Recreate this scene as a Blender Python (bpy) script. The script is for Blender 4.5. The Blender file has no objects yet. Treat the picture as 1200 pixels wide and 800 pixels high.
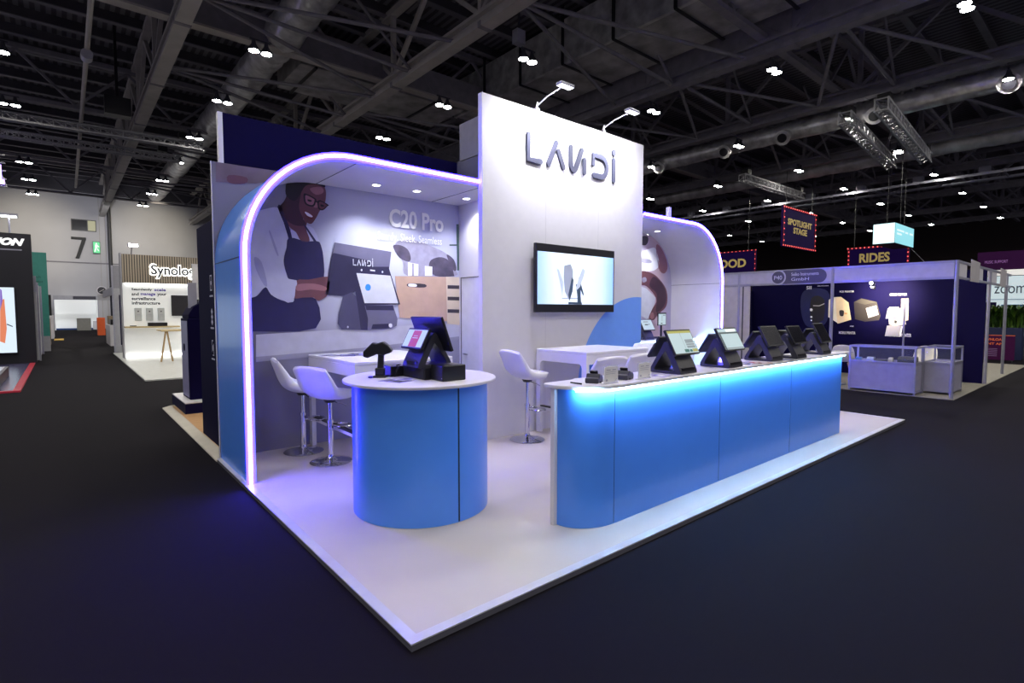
import bpy, bmesh, math, random
from mathutils import Vector, Matrix
from mathutils.geometry import tessellate_polygon
random.seed(7)
S = bpy.context.scene
COL = S.collection
PI = math.pi

# ------------------------------------------------------------------ camera
F = 623.2
CAM = Vector((-1.188, -2.139, 1.60))
_A = Vector((73.4 - 600, -36.0, F)); _B = Vector((1340 - 600, -36.0, F))
_up = _A.cross(_B).normalized()
if _up.y > 0: _up = -_up
_bx = (_B - _up * _up.dot(_B)).normalized()
_ay = _up.cross(_bx)
if _ay.dot(_A) < 0: _ay = -_ay
def c2w(v): return Vector((_bx.dot(v), _ay.dot(v), _up.dot(v)))
def ray(x, y): return c2w(Vector((x - 600, y - 400, F)))
def onZ(x, y, z=0.04): d = ray(x, y); return CAM + d * ((z - CAM.z) / d.z)
def onY(x, y, Y): d = ray(x, y); return CAM + d * ((Y - CAM.y) / d.y)
def onX(x, y, X): d = ray(x, y); return CAM + d * ((X - CAM.x) / d.x)
cd = bpy.data.cameras.new('camera'); cam = bpy.data.objects.new('camera', cd); COL.objects.link(cam)
cd.lens = F / 1200 * 36; cd.sensor_width = 36; cd.clip_start = 0.05; cd.clip_end = 400
r_ = c2w(Vector((1, 0, 0))).normalized(); u_ = c2w(Vector((0, -1, 0))).normalized(); f_ = c2w(Vector((0, 0, 1))).normalized()
M = Matrix(((r_.x, u_.x, -f_.x, CAM.x), (r_.y, u_.y, -f_.y, CAM.y), (r_.z, u_.z, -f_.z, CAM.z), (0, 0, 0, 1)))
cam.matrix_world = M
S.camera = cam

# ------------------------------------------------------------------ materials
def lin(c):
    if isinstance(c, str):
        c = [int(c[i:i + 2], 16) / 255 for i in (0, 2, 4)]
    return tuple((x / 12.92 if x <= 0.04045 else ((x + 0.055) / 1.055) ** 2.4) for x in c)
MATS = {}
def mat(name, c, rough=0.5, metal=0.0, emit=None, es=0.0, var=0.06, scale=8.0, bump=0.0, bscale=60.0, coat=0.0, spec=0.5, alpha=1.0, trans=0.0):
    if name in MATS: return MATS[name]
    m = bpy.data.materials.new(name); m.use_nodes = True
    nt = m.node_tree; b = nt.nodes['Principled BSDF']; L = nt.links
    base = lin(c)
    tc = nt.nodes.new('ShaderNodeTexCoord')
    nz = nt.nodes.new('ShaderNodeTexNoise'); nz.inputs['Scale'].default_value = scale; nz.inputs['Detail'].default_value = 3
    L.new(tc.outputs['Object'], nz.inputs['Vector'])
    rp = nt.nodes.new('ShaderNodeValToRGB')
    rp.color_ramp.elements[0].position = 0.3; rp.color_ramp.elements[1].position = 0.7
    rp.color_ramp.elements[0].color = (*[x * (1 - var) for x in base], 1)
    rp.color_ramp.elements[1].color = (*[min(1, x * (1 + var)) for x in base], 1)
    L.new(nz.outputs['Fac'], rp.inputs['Fac']); L.new(rp.outputs['Color'], b.inputs['Base Color'])
    b.inputs['Roughness'].default_value = rough; b.inputs['Metallic'].default_value = metal
    b.inputs['Specular IOR Level'].default_value = spec
    b.inputs['Coat Weight'].default_value = coat; b.inputs['Coat Roughness'].default_value = 0.08
    b.inputs['Transmission Weight'].default_value = trans; b.inputs['Alpha'].default_value = alpha
    if bump:
        n2 = nt.nodes.new('ShaderNodeTexNoise'); n2.inputs['Scale'].default_value = bscale; n2.inputs['Detail'].default_value = 4
        L.new(tc.outputs['Object'], n2.inputs['Vector'])
        bp = nt.nodes.new('ShaderNodeBump'); bp.inputs['Strength'].default_value = bump; bp.inputs['Distance'].default_value = 0.02
        L.new(n2.outputs['Fac'], bp.inputs['Height']); L.new(bp.outputs['Normal'], b.inputs['Normal'])
    if emit is not None:
        b.inputs['Emission Color'].default_value = (*lin(emit), 1); b.inputs['Emission Strength'].default_value = es
    MATS[name] = m
    return m
def emis(name, rgb, s):
    if name in MATS: return MATS[name]
    m = bpy.data.materials.new(name); m.use_nodes = True; nt = m.node_tree
    b = nt.nodes['Principled BSDF']; b.inputs['Base Color'].default_value = (0.03, 0.03, 0.03, 1)
    b.inputs['Emission Color'].default_value = (*rgb, 1); b.inputs['Emission Strength'].default_value = s
    MATS[name] = m; return m
def xmat(name, build, rough=0.5, metal=0.0, coat=0.0, emit=0.0):
    """material whose colour comes from build(nt, texcoord) -> colour socket"""
    if name in MATS: return MATS[name]
    m = bpy.data.materials.new(name); m.use_nodes = True; nt = m.node_tree; b = nt.nodes['Principled BSDF']
    tc = nt.nodes.new('ShaderNodeTexCoord')
    out = build(nt, tc); nt.links.new(out, b.inputs['Base Color'])
    b.inputs['Roughness'].default_value = rough; b.inputs['Metallic'].default_value = metal; b.inputs['Coat Weight'].default_value = coat
    if emit:
        nt.links.new(out, b.inputs['Emission Color']); b.inputs['Emission Strength'].default_value = emit
    MATS[name] = m; return m
def ramp(nt, fac, stops, interp='LINEAR'):
    r = nt.nodes.new('ShaderNodeValToRGB'); r.color_ramp.interpolation = interp
    while len(r.color_ramp.elements) > 1: r.color_ramp.elements.remove(r.color_ramp.elements[-1])
    for i, (p, c) in enumerate(stops):
        e = r.color_ramp.elements[0] if i == 0 else r.color_ramp.elements.new(p)
        e.position = p; e.color = (*lin(c), 1)
    nt.links.new(fac, r.inputs['Fac']); return r.outputs['Color']
def axis(nt, tc, ax, a, b):
    """0..1 along one axis of object space between a and b"""
    s = nt.nodes.new('ShaderNodeSeparateXYZ'); nt.links.new(tc.outputs['Object'], s.inputs[0])
    mr = nt.nodes.new('ShaderNodeMapRange'); mr.inputs['From Min'].default_value = a; mr.inputs['From Max'].default_value = b
    nt.links.new(s.outputs[ax], mr.inputs['Value']); return mr.outputs['Result']

WHITE = mat('white laminate', 'dcdae2', 0.35, var=0.02)
WPANEL = mat('matt white wall panel', 'd2d0da', 0.55, var=0.02)
PLAT = mat('beige vinyl platform', 'beb6b2', 0.42, var=0.035, scale=2.0)
TRIM = mat('white metal edge', 'cfcfd6', 0.3, 0.3)
DKEDGE = mat('dark edge board', '5a5a66', 0.6)
BLUE = mat('sky blue laminate', '5092ff', 0.3, var=0.02, coat=0.15)
BLUE2 = mat('blue vinyl print', '6c9ef6', 0.45, var=0.02)
BLACK = mat('black plastic', '17171e', 0.35)
DARK = mat('charcoal plastic', '34343f', 0.4)
DGREY = mat('graphite metal', '44444f', 0.45, 0.3)
CHROME = mat('chrome', 'd8d8de', 0.08, 1.0, var=0.02)
STEEL = mat('brushed steel', '9a9aa6', 0.35, 0.9)
LEATHER = mat('white leatherette', 'dddce2', 0.42, var=0.02, bump=0.05, bscale=200)
LACQ = mat('white lacquer table', 'e4e3ea', 0.25, var=0.015)
RUB = mat('black rubber', '121214', 0.7)
GREYMET = mat('letter grey metal', '4c4d62', 0.55, 0.0, spec=.2)
NAVY = mat('navy wall covering', '090532', 0.7, var=0.05, spec=.08)
NAVY2 = mat('deep navy board', '0e0c38', 0.6, var=0.06, spec=.1)
HSTEEL = mat('painted roof steel', '7e7b84', 0.6, 0.0, var=0.15, scale=3)
HSTEEL2 = mat('brown grey box beam paint', 'b0aba8', 0.55, 0.0, var=0.1, scale=2)
DECK = mat('dark roof deck', '49474e', 0.75, var=0.25, scale=0.7)
PURL = mat('roof purlin galvanised', '7a7880', 0.6, 0.0, var=0.2, scale=1.0)
FOIL = mat('silver foil duct wrap', 'e4e2e4', 0.3, 0.6, var=0.4, scale=2.2, bump=1.0, bscale=5.0)
FOILD = mat('dull foil duct board', 'b8b6b8', 0.38, 0.3, var=0.4, scale=1.5, bump=1.0, bscale=4.0)
ALU = mat('aluminium profile', 'a3a3b4', 0.35, 0.5)
TRS = mat('dull truss tube', '9a9aa0', 0.5, 0.2)
PAPER = mat('white paper', 'e9e9ee', 0.6)
LEDH = emis('violet diffuser sleeve', (0.022, 0.012, 1.0), 24)
LED = emis('violet blue neon', (0.040, 0.026, 1.0), 210)
CYAN = emis('cool white strip light', (0.28, 0.58, 1.0), 200)
LAMPW = emis('warm white lamp face', (1.0, 0.95, 0.84), 330)
DOWN = emis('downlight face', (0.95, 0.93, 1.0), 22)
FLOOD = emis('flood light face', (0.95, 0.95, 1.0), 6)

# ------------------------------------------------------------------ mesh builder
class MB:
    def __init__(s): s.v = []; s.f = []; s.m = []; s.mats = []; s.sm = []
    def mi(s, m):
        if m not in s.mats: s.mats.append(m)
        return s.mats.index(m)
    def add(s, vs, fs, m, smooth=False):
        o = len(s.v); s.v += [tuple(v) for v in vs]; k = s.mi(m)
        for f in fs: s.f.append([o + i for i in f]); s.m.append(k); s.sm.append(smooth)
        return s
    def box(s, x0, x1, y0, y1, z0, z1, m):
        v = [(x, y, z) for x in (x0, x1) for y in (y0, y1) for z in (z0, z1)]
        return s.add(v, [(0, 1, 3, 2), (4, 6, 7, 5), (0, 4, 5, 1), (2, 3, 7, 6), (0, 2, 6, 4), (1, 5, 7, 3)], m)
    def bar(s, p, q, w, h, m, up=(0, 0, 1)):
        p = Vector(p); q = Vector(q); d = (q - p).normalized(); up = Vector(up)
        if abs(d.dot(up)) > 0.98: up = Vector((1, 0, 0))
        a = d.cross(up).normalized() * (w / 2); b = a.cross(d).normalized() * (h / 2)
        v = [e + i * a + j * b for e in (p, q) for i, j in ((-1, -1), (1, -1), (1, 1), (-1, 1))]
        return s.add(v, [(3, 2, 1, 0), (4, 5, 6, 7), (0, 1, 5, 4), (1, 2, 6, 5), (2, 3, 7, 6), (3, 0, 4, 7)], m)
    def prism(s, pts, plane, a, b, m, smooth=False):
        def P(u, w, t):
            return {'xz': (u, t, w), 'xy': (u, w, t), 'yz': (t, u, w)}[plane]
        n = len(pts); v = [P(u, w, a) for u, w in pts] + [P(u, w, b) for u, w in pts]
        s.add(v, [tuple(range(n)), tuple(range(2 * n - 1, n - 1, -1))], m)
        s.add(v, [(i, (i + 1) % n, (i + 1) % n + n, i + n) for i in range(n)], m, smooth)
        return s
    def cyl(s, p, q, r0, r1, m, n=20, caps=True, smooth=True):
        p = Vector(p); q = Vector(q); d = (q - p).normalized()
        up = Vector((0, 0, 1)) if abs(d.z) < 0.9 else Vector((1, 0, 0))
        a = d.cross(up).normalized(); b = a.cross(d).normalized()
        v = []
        for c, r in ((p, r0), (q, r1)):
            v += [c + (a * math.cos(2 * PI * i / n) + b * math.sin(2 * PI * i / n)) * r for i in range(n)]
        s.add(v, [(i, (i + 1) % n, (i + 1) % n + n, i + n) for i in range(n)], m, smooth)
        if caps: s.add(v, [tuple(range(n - 1, -1, -1)), tuple(range(n, 2 * n))], m)
        return s
    def lathe(s, prof, c, m, n=32):
        v = []; c = Vector(c)
        for r, z in prof:
            v += [c + Vector((r * math.cos(2 * PI * i / n), r * math.sin(2 * PI * i / n), z)) for i in range(n)]
        f = []
        for k in range(len(prof) - 1):
            f += [(k * n + i, k * n + (i + 1) % n, (k + 1) * n + (i + 1) % n, (k + 1) * n + i) for i in range(n)]
        s.add(v, f, m, True)
        if prof[0][0] > 1e-4: s.add(v[:n], [tuple(range(n - 1, -1, -1))], m)
        if prof[-1][0] > 1e-4: s.add(v[-n:], [tuple(range(n))], m)
        return s
    def tube(s, path, r, m, n=8):
        P = [Vector(p) for p in path]; v = []
        for i, p in enumerate(P):
            d = (P[min(i + 1, len(P) - 1)] - P[max(i - 1, 0)]).normalized()
            up = Vector((0, 0, 1)) if abs(d.z) < 0.9 else Vector((1, 0, 0))
            a = d.cross(up).normalized(); b = a.cross(d).normalized()
            v += [p + (a * math.cos(2 * PI * k / n) + b * math.sin(2 * PI * k / n)) * r for k in range(n)]
        f = [(j * n + k, j * n + (k + 1) % n, (j + 1) * n + (k + 1) % n, (j + 1) * n + k) for j in range(len(P) - 1) for k in range(n)]
        s.add(v, f, m, True); s.add(v, [tuple(range(n - 1, -1, -1)), tuple(range(len(v) - n, len(v)))], m)
        return s
    def poly(s, pts, m):
        """flat, possibly concave face, triangulated"""
        pts = [Vector(p) for p in pts]
        tris = tessellate_polygon([pts])
        return s.add(pts, [tuple(t) for t in tris], m)
    def sweep(s, prof, path_fn, n, m): pass
    def build(s, name, parent=None, bevel=0.0, recalc=True, ang=35, seg=2):
        me = bpy.data.meshes.new(name); me.from_pydata(s.v, [], s.f)
        for m in s.mats: me.materials.append(m)
        for p, k, sm in zip(me.polygons, s.m, s.sm): p.material_index = k; p.use_smooth = sm
        bm = bmesh.new(); bm.from_mesh(me)
        bmesh.ops.remove_doubles(bm, verts=bm.verts, dist=1e-5)
        if recalc: bmesh.ops.recalc_face_normals(bm, faces=bm.faces)
        bm.to_mesh(me); bm.free()
        if any(s.sm): me.set_sharp_from_angle(angle=math.radians(ang))
        o = bpy.data.objects.new(name, me); COL.objects.link(o)
        if parent is not None: o.parent = parent
        if bevel:
            b = o.modifiers.new('bevel', 'BEVEL'); b.width = bevel; b.segments = seg; b.limit_method = 'ANGLE'; b.angle_limit = math.radians(40)
            b.harden_normals = False
        return o
def tag(o, label=None, cat=None, group=None, kind=None):
    if label: o['label'] = label
    if cat: o['category'] = cat
    if group: o['group'] = group
    if kind: o['kind'] = kind
    return o
def empty(name, loc, label, cat, group=None, rz=0.0, kind=None):
    o = bpy.data.objects.new(name, None); COL.objects.link(o); o.location = loc; o.rotation_euler = (0, 0, rz); o.empty_display_size = 0.1
    return tag(o, label, cat, group, kind)
def copy_tree(o, parent=None):
    c = o.copy(); COL.objects.link(c)
    if parent is not None: c.parent = parent
    for ch in list(o.children): copy_tree(ch, c)
    return c
def smooth_loop(pts, n=4, closed=True):
    """Catmull-Rom through 2-D points"""
    out = []; N = len(pts)
    for i in range(N if closed else N - 1):
        p0, p1, p2, p3 = (pts[(i - 1) % N] if closed or i else pts[0]), pts[i], pts[(i + 1) % N], (pts[(i + 2) % N] if closed or i + 2 < N else pts[-1])
        for k in range(n):
            t = k / n
            out.append(tuple(0.5 * (2 * b + (c - a) * t + (2 * a - 5 * b + 4 * c - d) * t * t + (3 * b - a - 3 * c + d) * t ** 3) for a, b, c, d in zip(p0, p1, p2, p3)))
    if not closed: out.append(pts[-1])
    return out
def text(s, name, P0, U, V, w, h, m, parent=None, depth=0.004, bold=0.0, shear=0.0, origin=(0, 0, 0)):
    """lettering mesh fitted into the box P0 + w*U, h*V"""
    cu = bpy.data.curves.new(name, 'FONT'); cu.body = s; cu.size = 1.0; cu.offset = bold; cu.shear = shear; cu.extrude = 0.5; cu.resolution_u = 3
    ob = bpy.data.objects.new(name, cu); COL.objects.link(ob)
    bpy.context.view_layer.update()
    me = bpy.data.meshes.new_from_object(ob.evaluated_get(bpy.context.evaluated_depsgraph_get()))
    bpy.data.objects.remove(ob)
    xs = [v.co.x for v in me.vertices]; ys = [v.co.y for v in me.vertices]
    x0, x1, y0, y1 = min(xs), max(xs), min(ys), max(ys)
    P0, U, V = Vector(P0), Vector(U), Vector(V); N = U.cross(V).normalized(); og = Vector(origin)
    for v in me.vertices:
        v.co = P0 + U * ((v.co.x - x0) / (x1 - x0) * w) + V * ((v.co.y - y0) / (y1 - y0) * h) + N * ((v.co.z + 0.5) * depth) - og
    me.materials.clear(); me.materials.append(m); me.name = name
    o = bpy.data.objects.new(name, me); COL.objects.link(o)
    if parent is not None: o.parent = parent
    return o
UX, UY, UZ = Vector((1, 0, 0)), Vector((0, 1, 0)), Vector((0, 0, 1))
def spot(name, loc, tgt, power, color=(1, 1, 1), size=60, blend=0.6, rad=0.05, parent=None):
    l = bpy.data.lights.new(name, 'SPOT'); l.energy = power; l.color = color; l.spot_size = math.radians(size); l.spot_blend = blend; l.shadow_soft_size = rad
    o = bpy.data.objects.new(name, l); COL.objects.link(o); o.location = loc
    o.rotation_euler = (Vector(tgt) - Vector(loc)).to_track_quat('-Z', 'Y').to_euler(); return o

def struct(o): o['kind'] = 'structure'; return o

# ------------------------------------------------------------------ hall shell
def carpet_col(nt, tc):
    nz = nt.nodes.new('ShaderNodeTexNoise'); nz.inputs['Scale'].default_value = 260; nt.links.new(tc.outputs['Object'], nz.inputs['Vector'])
    return ramp(nt, nz.outputs['Fac'], [(0.3, '0b0910'), (0.7, '15111b')])
CARPET = xmat('black needle felt carpet', carpet_col, 0.95)
CARPET.node_tree.nodes['Principled BSDF'].inputs['Specular IOR Level'].default_value = .12
b = MB(); b.box(-14, 90, -14, 62, -0.1, 0.0, CARPET); struct(b.build('floor'))
def hallwall_col(nt, tc):
    nz = nt.nodes.new('ShaderNodeTexNoise'); nz.inputs['Scale'].default_value = 0.4; nt.links.new(tc.outputs['Object'], nz.inputs['Vector'])
    return ramp(nt, nz.outputs['Fac'], [(0.3, 'bcbbc0'), (0.7, 'c6c5ca')])
HW = xmat('grey concrete hall wall', hallwall_col, 0.8)
b = MB(); b.box(-14, 90, 58, 58.3, 0, 13.2, HW)
b.box(-14, 90, 57.96, 58.01, 5.75, 5.85, HSTEEL)          # horizontal joint
for x in (1.55, 1.95): b.box(x, x + .04, 57.97, 58.01, 0, 13.2, HSTEEL2)
struct(b.build('wall_back'))
b = MB(); b.box(88, 88.3, -14, 58, 0, 13.2, mat('dark hall side wall', '4a4040', 0.85)); struct(b.build('wall_right'))
# roof deck with its purlins (one surface)
def deckcol(nt, tc):
    sp = nt.nodes.new('ShaderNodeSeparateXYZ'); nt.links.new(tc.outputs['Object'], sp.inputs[0])
    m1 = nt.nodes.new('ShaderNodeMath'); m1.operation = 'MULTIPLY'; m1.inputs[1].default_value = 3.2; nt.links.new(sp.outputs[0], m1.inputs[0])
    fr = nt.nodes.new('ShaderNodeMath'); fr.operation = 'FRACT'; nt.links.new(m1.outputs[0], fr.inputs[0])
    return ramp(nt, fr.outputs[0], [(0, '77757c'), (.45, '77757c'), (.5, '4a484e'), (.95, '4a484e'), (1, '77757c')])
b = MB(); b.box(-14, 88, -14, 58, 13.1, 13.3, xmat('corrugated roof deck', deckcol, .7))
y = -12.0
while y < 58:
    b.box(-14, 88, y, y + 0.06, 12.72, 13.1, DECK); b.box(-14, 88, y - .09, y + 0.15, 12.68, 12.72, PURL); y += 1.8
struct(b.build('ceiling'))

# roof steelwork
BX = [1.8, 8.7, 16.8, 23.3, 32.2, 40.2, 48.4, 56.4, 64.4]
BYn = [-5.4, 6.3, 17.3, 28.6, 40.0, 51.0]
for i, X in enumerate(BX):
    m = HSTEEL2 if i < 2 else HSTEEL
    b = MB()
    w = .42 if i < 4 else .35
    b.box(X - w / 2, X + w / 2, -12, 57.9, 9.95, 10.08, m); b.box(X - w / 2, X + w / 2, -12, 57.9, 10.32, 10.42, m)
    b.box(X - .05, X + .05, -12, 57.9, 10.08, 10.32, m)
    if i == 2: b.box(X - .04, X + .04, -12, 57.9, 10.42, 11.3, m); b.box(X - .2, X + .2, -12, 57.9, 11.3, 11.38, m)
    b.box(X - .15, X + .15, -12, 57.9, 12.6, 12.82, m)
    y = -11.0; k = 0
    while y < 55:
        b.bar((X, y, 10.4), (X, y + 2.75, 12.65), .14, .14, m); b.bar((X, y + 5.5, 10.4), (X, y + 2.75, 12.65), .14, .14, m)
        b.bar((X, y, 10.4), (X, y, 12.65), .16, .16, m)
        if i < 5: b.box(X - w / 2 - .012, X + w / 2 + .012, y - .25, y - .1, 9.93, 10.1, HSTEEL)
        y += 5.5
    o = struct(b.build('roof_beam')); o['label'] = 'long steel roof beam running away under the dark deck'; o['group'] = 'main roof beams'
for j, Y in enumerate(BYn):
    b = MB()
    if Y == 17.3: b.box(-12, 72, Y - .2, Y + .2, 10.43, 10.5, HSTEEL2); b.box(-12, 72, Y - .04, Y + .04, 10.5, 11.5, HSTEEL)
    b.box(-12, 72, Y - .14, Y + .14, 10.45, 10.6, HSTEEL); b.box(-12, 72, Y - .12, Y + .12, 12.5, 12.7, HSTEEL)
    x = -8.0
    while x < 70:
        b.bar((x, Y, 10.6), (x + 1.9, Y, 12.5), .1, .1, HSTEEL); b.bar((x + 3.8, Y, 10.6), (x + 1.9, Y, 12.5), .1, .1, HSTEEL); x += 3.8
    o = struct(b.build('cross_beam')); o['label'] = 'cross beam of the roof with lattice web'; o['group'] = 'roof cross beams'
# slender ties between the beams, fanning from nodes
for (i, Y) in [(0, 14.9), (0, 20.6), (0, 31.5), (1, 9.5), (1, 20.4), (2, 4.1), (2, 9.6), (2, 15), (3, 4), (3, 9.4), (4, 9.4), (0, 42), (5, 12)]:
    X0, X1 = BX[i], BX[i + 1]
    b = MB()
    for dy in (-2.6, 0.2, 2.9):
        b.cyl((X0 + .1, Y, 10.25), (X1 - .1, Y + dy, 10.1), .065, .065, HSTEEL, 8)
    b.cyl((X1, Y + .2, 10.1), ((X0 + X1) / 2, Y, 12.9), .05, .05, HSTEEL, 8)
    o = struct(b.build('roof_tie')); o['label'] = 'fan of slender steel ties between two roof beams'; o['group'] = 'roof ties'

# ducts
def duct(p, q, r, m, label, n=20, rib=2.2, nozzles=()):
    b = MB(); p = Vector(p); q = Vector(q); L = (q - p).length; d = (q - p) / L
    k = int(L / rib); path = []
    for i in range(k * 6 + 1):
        t = i / (k * 6); rr = r * (1 + random.uniform(-.045, .045)) * (0.95 if i % 6 == 0 else 1.0)
        path.append((p + d * (L * t), rr))
    v = []; a = d.cross(UZ).normalized(); c = a.cross(d)
    for pt, rr in path:
        v += [pt + (a * math.cos(2 * PI * j / n) + c * math.sin(2 * PI * j / n)) * rr * (1 + random.uniform(-.03, .03)) for j in range(n)]
    f = [(i * n + j, i * n + (j + 1) % n, (i + 1) * n + (j + 1) % n, (i + 1) * n + j) for i in range(len(path) - 1) for j in range(n)]
    b.add(v, f, m, True); b.add(v, [tuple(range(n - 1, -1, -1)), tuple(range(len(v) - n, len(v)))], m)
    o = empty('duct', (0, 0, 0), label, 'air duct'); b.build('duct_body', o, ang=60)
    for t in nozzles:
        c0 = p + d * t + Vector((-r * .8, 0, -r * .5)); nb = MB()
        nb.cyl(c0, c0 + Vector((-.45, 0, -.25)), .22, .34, FOIL, 16); nb.cyl(c0 + Vector((-.45, 0, -.25)), c0 + Vector((-.5, 0, -.28)), .2, .2, BLACK, 16)
        nb.build('nozzle', o)
    return o
duct((4.9, 10.4, 11.0), (4.9, 50, 11.0), .58, FOIL, 'crinkled silver foil round duct above the navy header wall')
duct((24.9, -8, 9.9), (24.9, 22, 9.9), .42, FOIL, 'long silver round duct with ball nozzles on the right', nozzles=(9.2, 13.2, 16.8, 19.6, 23.4, 25.6))
duct((33.6, -6, 10.0), (33.6, 22, 10.0), .42, FOILD, 'dull silver round duct farther back on the right')
# rectangular foil-wrapped duct beside third beam, and one across
o = empty('duct', (0, 0, 0), 'wide rectangular foil wrapped duct above the white tower', 'air duct')
b = MB(); b.box(13.6, 16.2, -8, 19.5, 10.85, 12.3, FOILD); b.box(13.45, 13.6, -8, 19.5, 10.8, 12.4, FOIL); b.build('duct_body', o)
y = -7.0
while y < 19:
    b = MB(); b.box(13.4, 16.3, y, y + .1, 10.76, 10.799, BLACK); b.box(13.38, 13.44, y, y + .1, 10.8, 12.9, BLACK); b.build('hanger_strap', o); y += 2.4
o = empty('duct', (0, 0, 0), 'pale rectangular duct running across above the blue neon arch', 'air duct')
b = MB(); b.box(5.9, 13.2, 18.4, 21.2, 10.75, 11.9, FOILD); b.build('duct_body', o)
x = 6.4
while x < 13.0:
    b = MB(); b.box(x, x + .09, 18.3, 21.3, 10.68, 10.749, BLACK); b.build('hanger_strap', o); x += 2.6

# twin high-bay lamps on a regular grid
def lamp_proto():
    e = empty('high_bay_lamp', (0, 0, 0), 'twin round high-bay lamp glowing under the dark roof', 'ceiling light', 'twin high-bay lamps in a grid under the hall roof')
    for s in (-.18, .18):
        b = MB(); b.lathe([(.05, .32), (.07, .2), (.17, .05), (.175, .0), (.15, .0)], (s, 0, 0), DGREY, 14); b.build('lamp_housing', e)
        b = MB(); b.cyl((s, 0, -.005), (s, 0, .012), .145, .145, LAMPW, 14, smooth=False); b.build('lamp_lens', e)
    b = MB(); b.bar((-.3, 0, .34), (.3, 0, .34), .05, .04, DGREY); b.build('bracket', e)
    return e
lp = lamp_proto(); first = True
GX = [-9.5, -2.55, 4.05, 11.1, 18.25, 25.6, 33.0, 40.4, 48.4, 56.2, 64.0]
GY = [-8.8, -3.8, 1.4, 6.6, 11.6, 16.8, 22.2, 28.1, 33.6, 39.2, 44.4, 50]
for X in GX:
    for Y in GY:
        if X > 30 and Y > 40: continue
        if X > 60 and Y > 30: continue
        if X > 30 and Y < 1: continue
        if X < -3 and (Y < 40) and Y > 1.5: continue
        if X < -3 and Y >= 40: continue
        if abs(X - 4.05) < .1 and Y in (39.2,): pass
        e = lp if first else copy_tree(lp); first = False
        e.location = ((X + 1.188) * .9405 - 1.188, (Y + 2.139) * .9405 - 2.139, 9.5)
# lighting trusses
def truss(p, q, w, label, lampn=0):
    o = empty('lighting_truss', (0, 0, 0), label, 'truss'); p = Vector(p); q = Vector(q); L = (q - p).length; d = (q - p) / L; a = d.cross(UZ).normalized() * w * .4; c = UZ * w * .4
    b = MB(); cor = [a + c, a - c, -a - c, -a + c]
    for k in cor: b.cyl(p + k, q + k, .045, .045, TRS, 6)
    n = int(L / (w * 1.1)); st = L / n
    for i in range(n):
        for k in range(4):
            A, B_ = cor[k], cor[(k + 1) % 4]
            b.cyl(p + d * st * i + A, p + d * st * (i + 1) + B_, .025, .025, TRS, 5)
            b.cyl(p + d * st * i + A, p + d * st * i + B_, .025, .025, TRS, 5)
    b.build('truss_frame', o)
    for t in (.06, .94):
        b = MB(); c0 = p + d * L * t; b.cyl(c0 + c, c0 + UZ * .55, .05, .05, BLACK, 6); b.box(c0.x - .2, c0.x + .2, c0.y - .2, c0.y + .2, c0.z + .24, c0.z + .5, BLACK); b.build('chain_hoist', o)
    return o
truss((21.73, 5.48, 8.9), (30.81, 6.32, 8.9), .5, 'silver lattice lighting truss hanging at upper right, nearer the duct end')
truss((21.26, 4.17, 8.9), (30.81, 4.92, 8.9), .5, 'silver lattice lighting truss hanging at upper right, second of the pair')
truss((27.63, 12.41, 8.9), (35.3, 12.31, 8.9), .45, 'short silver lattice truss hanging above the spotlight stage sign')
truss((-9, 28.4, 9.5), (4.3, 27.6, 9.5), .35, 'thin lattice truss hanging at upper left, upper of two')
truss((-9, 31.2, 9.5), (3.8, 30.7, 9.5), .35, 'thin lattice truss hanging at upper left, lower of two')
b = MB(); b.cyl((-.33, 10, 9.8), (-.22, 44, 9.8), .07, .07, HSTEEL2, 10); b.cyl((-.31, 19.5, 9.62), (-.31, 19.9, 9.62), .16, .16, ALU, 12)
tag(b.build('ceiling_pipe'), 'slim grey pipe running away under the roof at far left', 'pipe')
b = MB()
for X in (39.0, 41.0):
    b.box(X, X + .15, -4, 24, 9.3, 9.45, ALU)
y = -3
while y < 24: b.box(39.0, 41.1, y, y + .08, 9.35, 9.42, ALU); b.box(39.2, 39.6, y + .6, y + 1.1, 9.45, 9.8, ALU); y += 3.1
tag(b.build('cable_tray'), 'long pale cable tray with small boxes crossing the dark roof', 'cable tray')
e = empty('lit_truss_tower', (-3.05, 29.0, 6.8), 'violet lit truss end glowing at the left edge under the roof', 'truss')
b = MB(); VG = emis('violet stage glow', (.35, .22, 1.0), 5)
for k in range(5): b.cyl((-.6 + .0 * k, 0, .1 + .3 * k), (.25, 0, .0 + .33 * k), .035, .035, TRS, 6)
b.cyl((.25, 0, 0), (-.3, 0, 1.7), .05, .05, TRS, 6); b.cyl((-.6, 0, 0), (-.6, 0, 1.6), .05, .05, TRS, 6); b.build('truss_frame', e)
b = MB(); b.box(-.7, .2, -.05, -.02, .1, .3, VG); b.box(-.7, -.1, -.05, -.02, .7, .8, VG); b.box(.0, .12, -.05, -.02, .3, .9, VG); b.build('glow_panel', e)
b = MB(); a = onZ(608, 44, 9.9); b.box(a.x - .16, a.x + .16, a.y - .12, a.y + .12, 9.7, 10.1, ALU); b.box(a.x - .03, a.x + .03, a.y - .02, a.y + .02, 10.1, 12.7, DGREY); tag(b.build('ceiling_sensor'), 'small pale box hanging from the roof above the tower, near a twin lamp', 'sensor')
b = MB(); b.box(0.35, 1.2, 24.2, 24.7, 9.3, 10.0, BLACK); b.box(.72, .82, 24.4, 24.5, 10, 12.8, BLACK); tag(b.build('hanging_speaker'), 'black speaker box hanging by the left lattice trusses', 'speaker')
b = MB(); b.box(-14, 88, 57.3, 57.95, 11.85, 13.05, DECK); struct(b.build('trim_1'))

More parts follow.
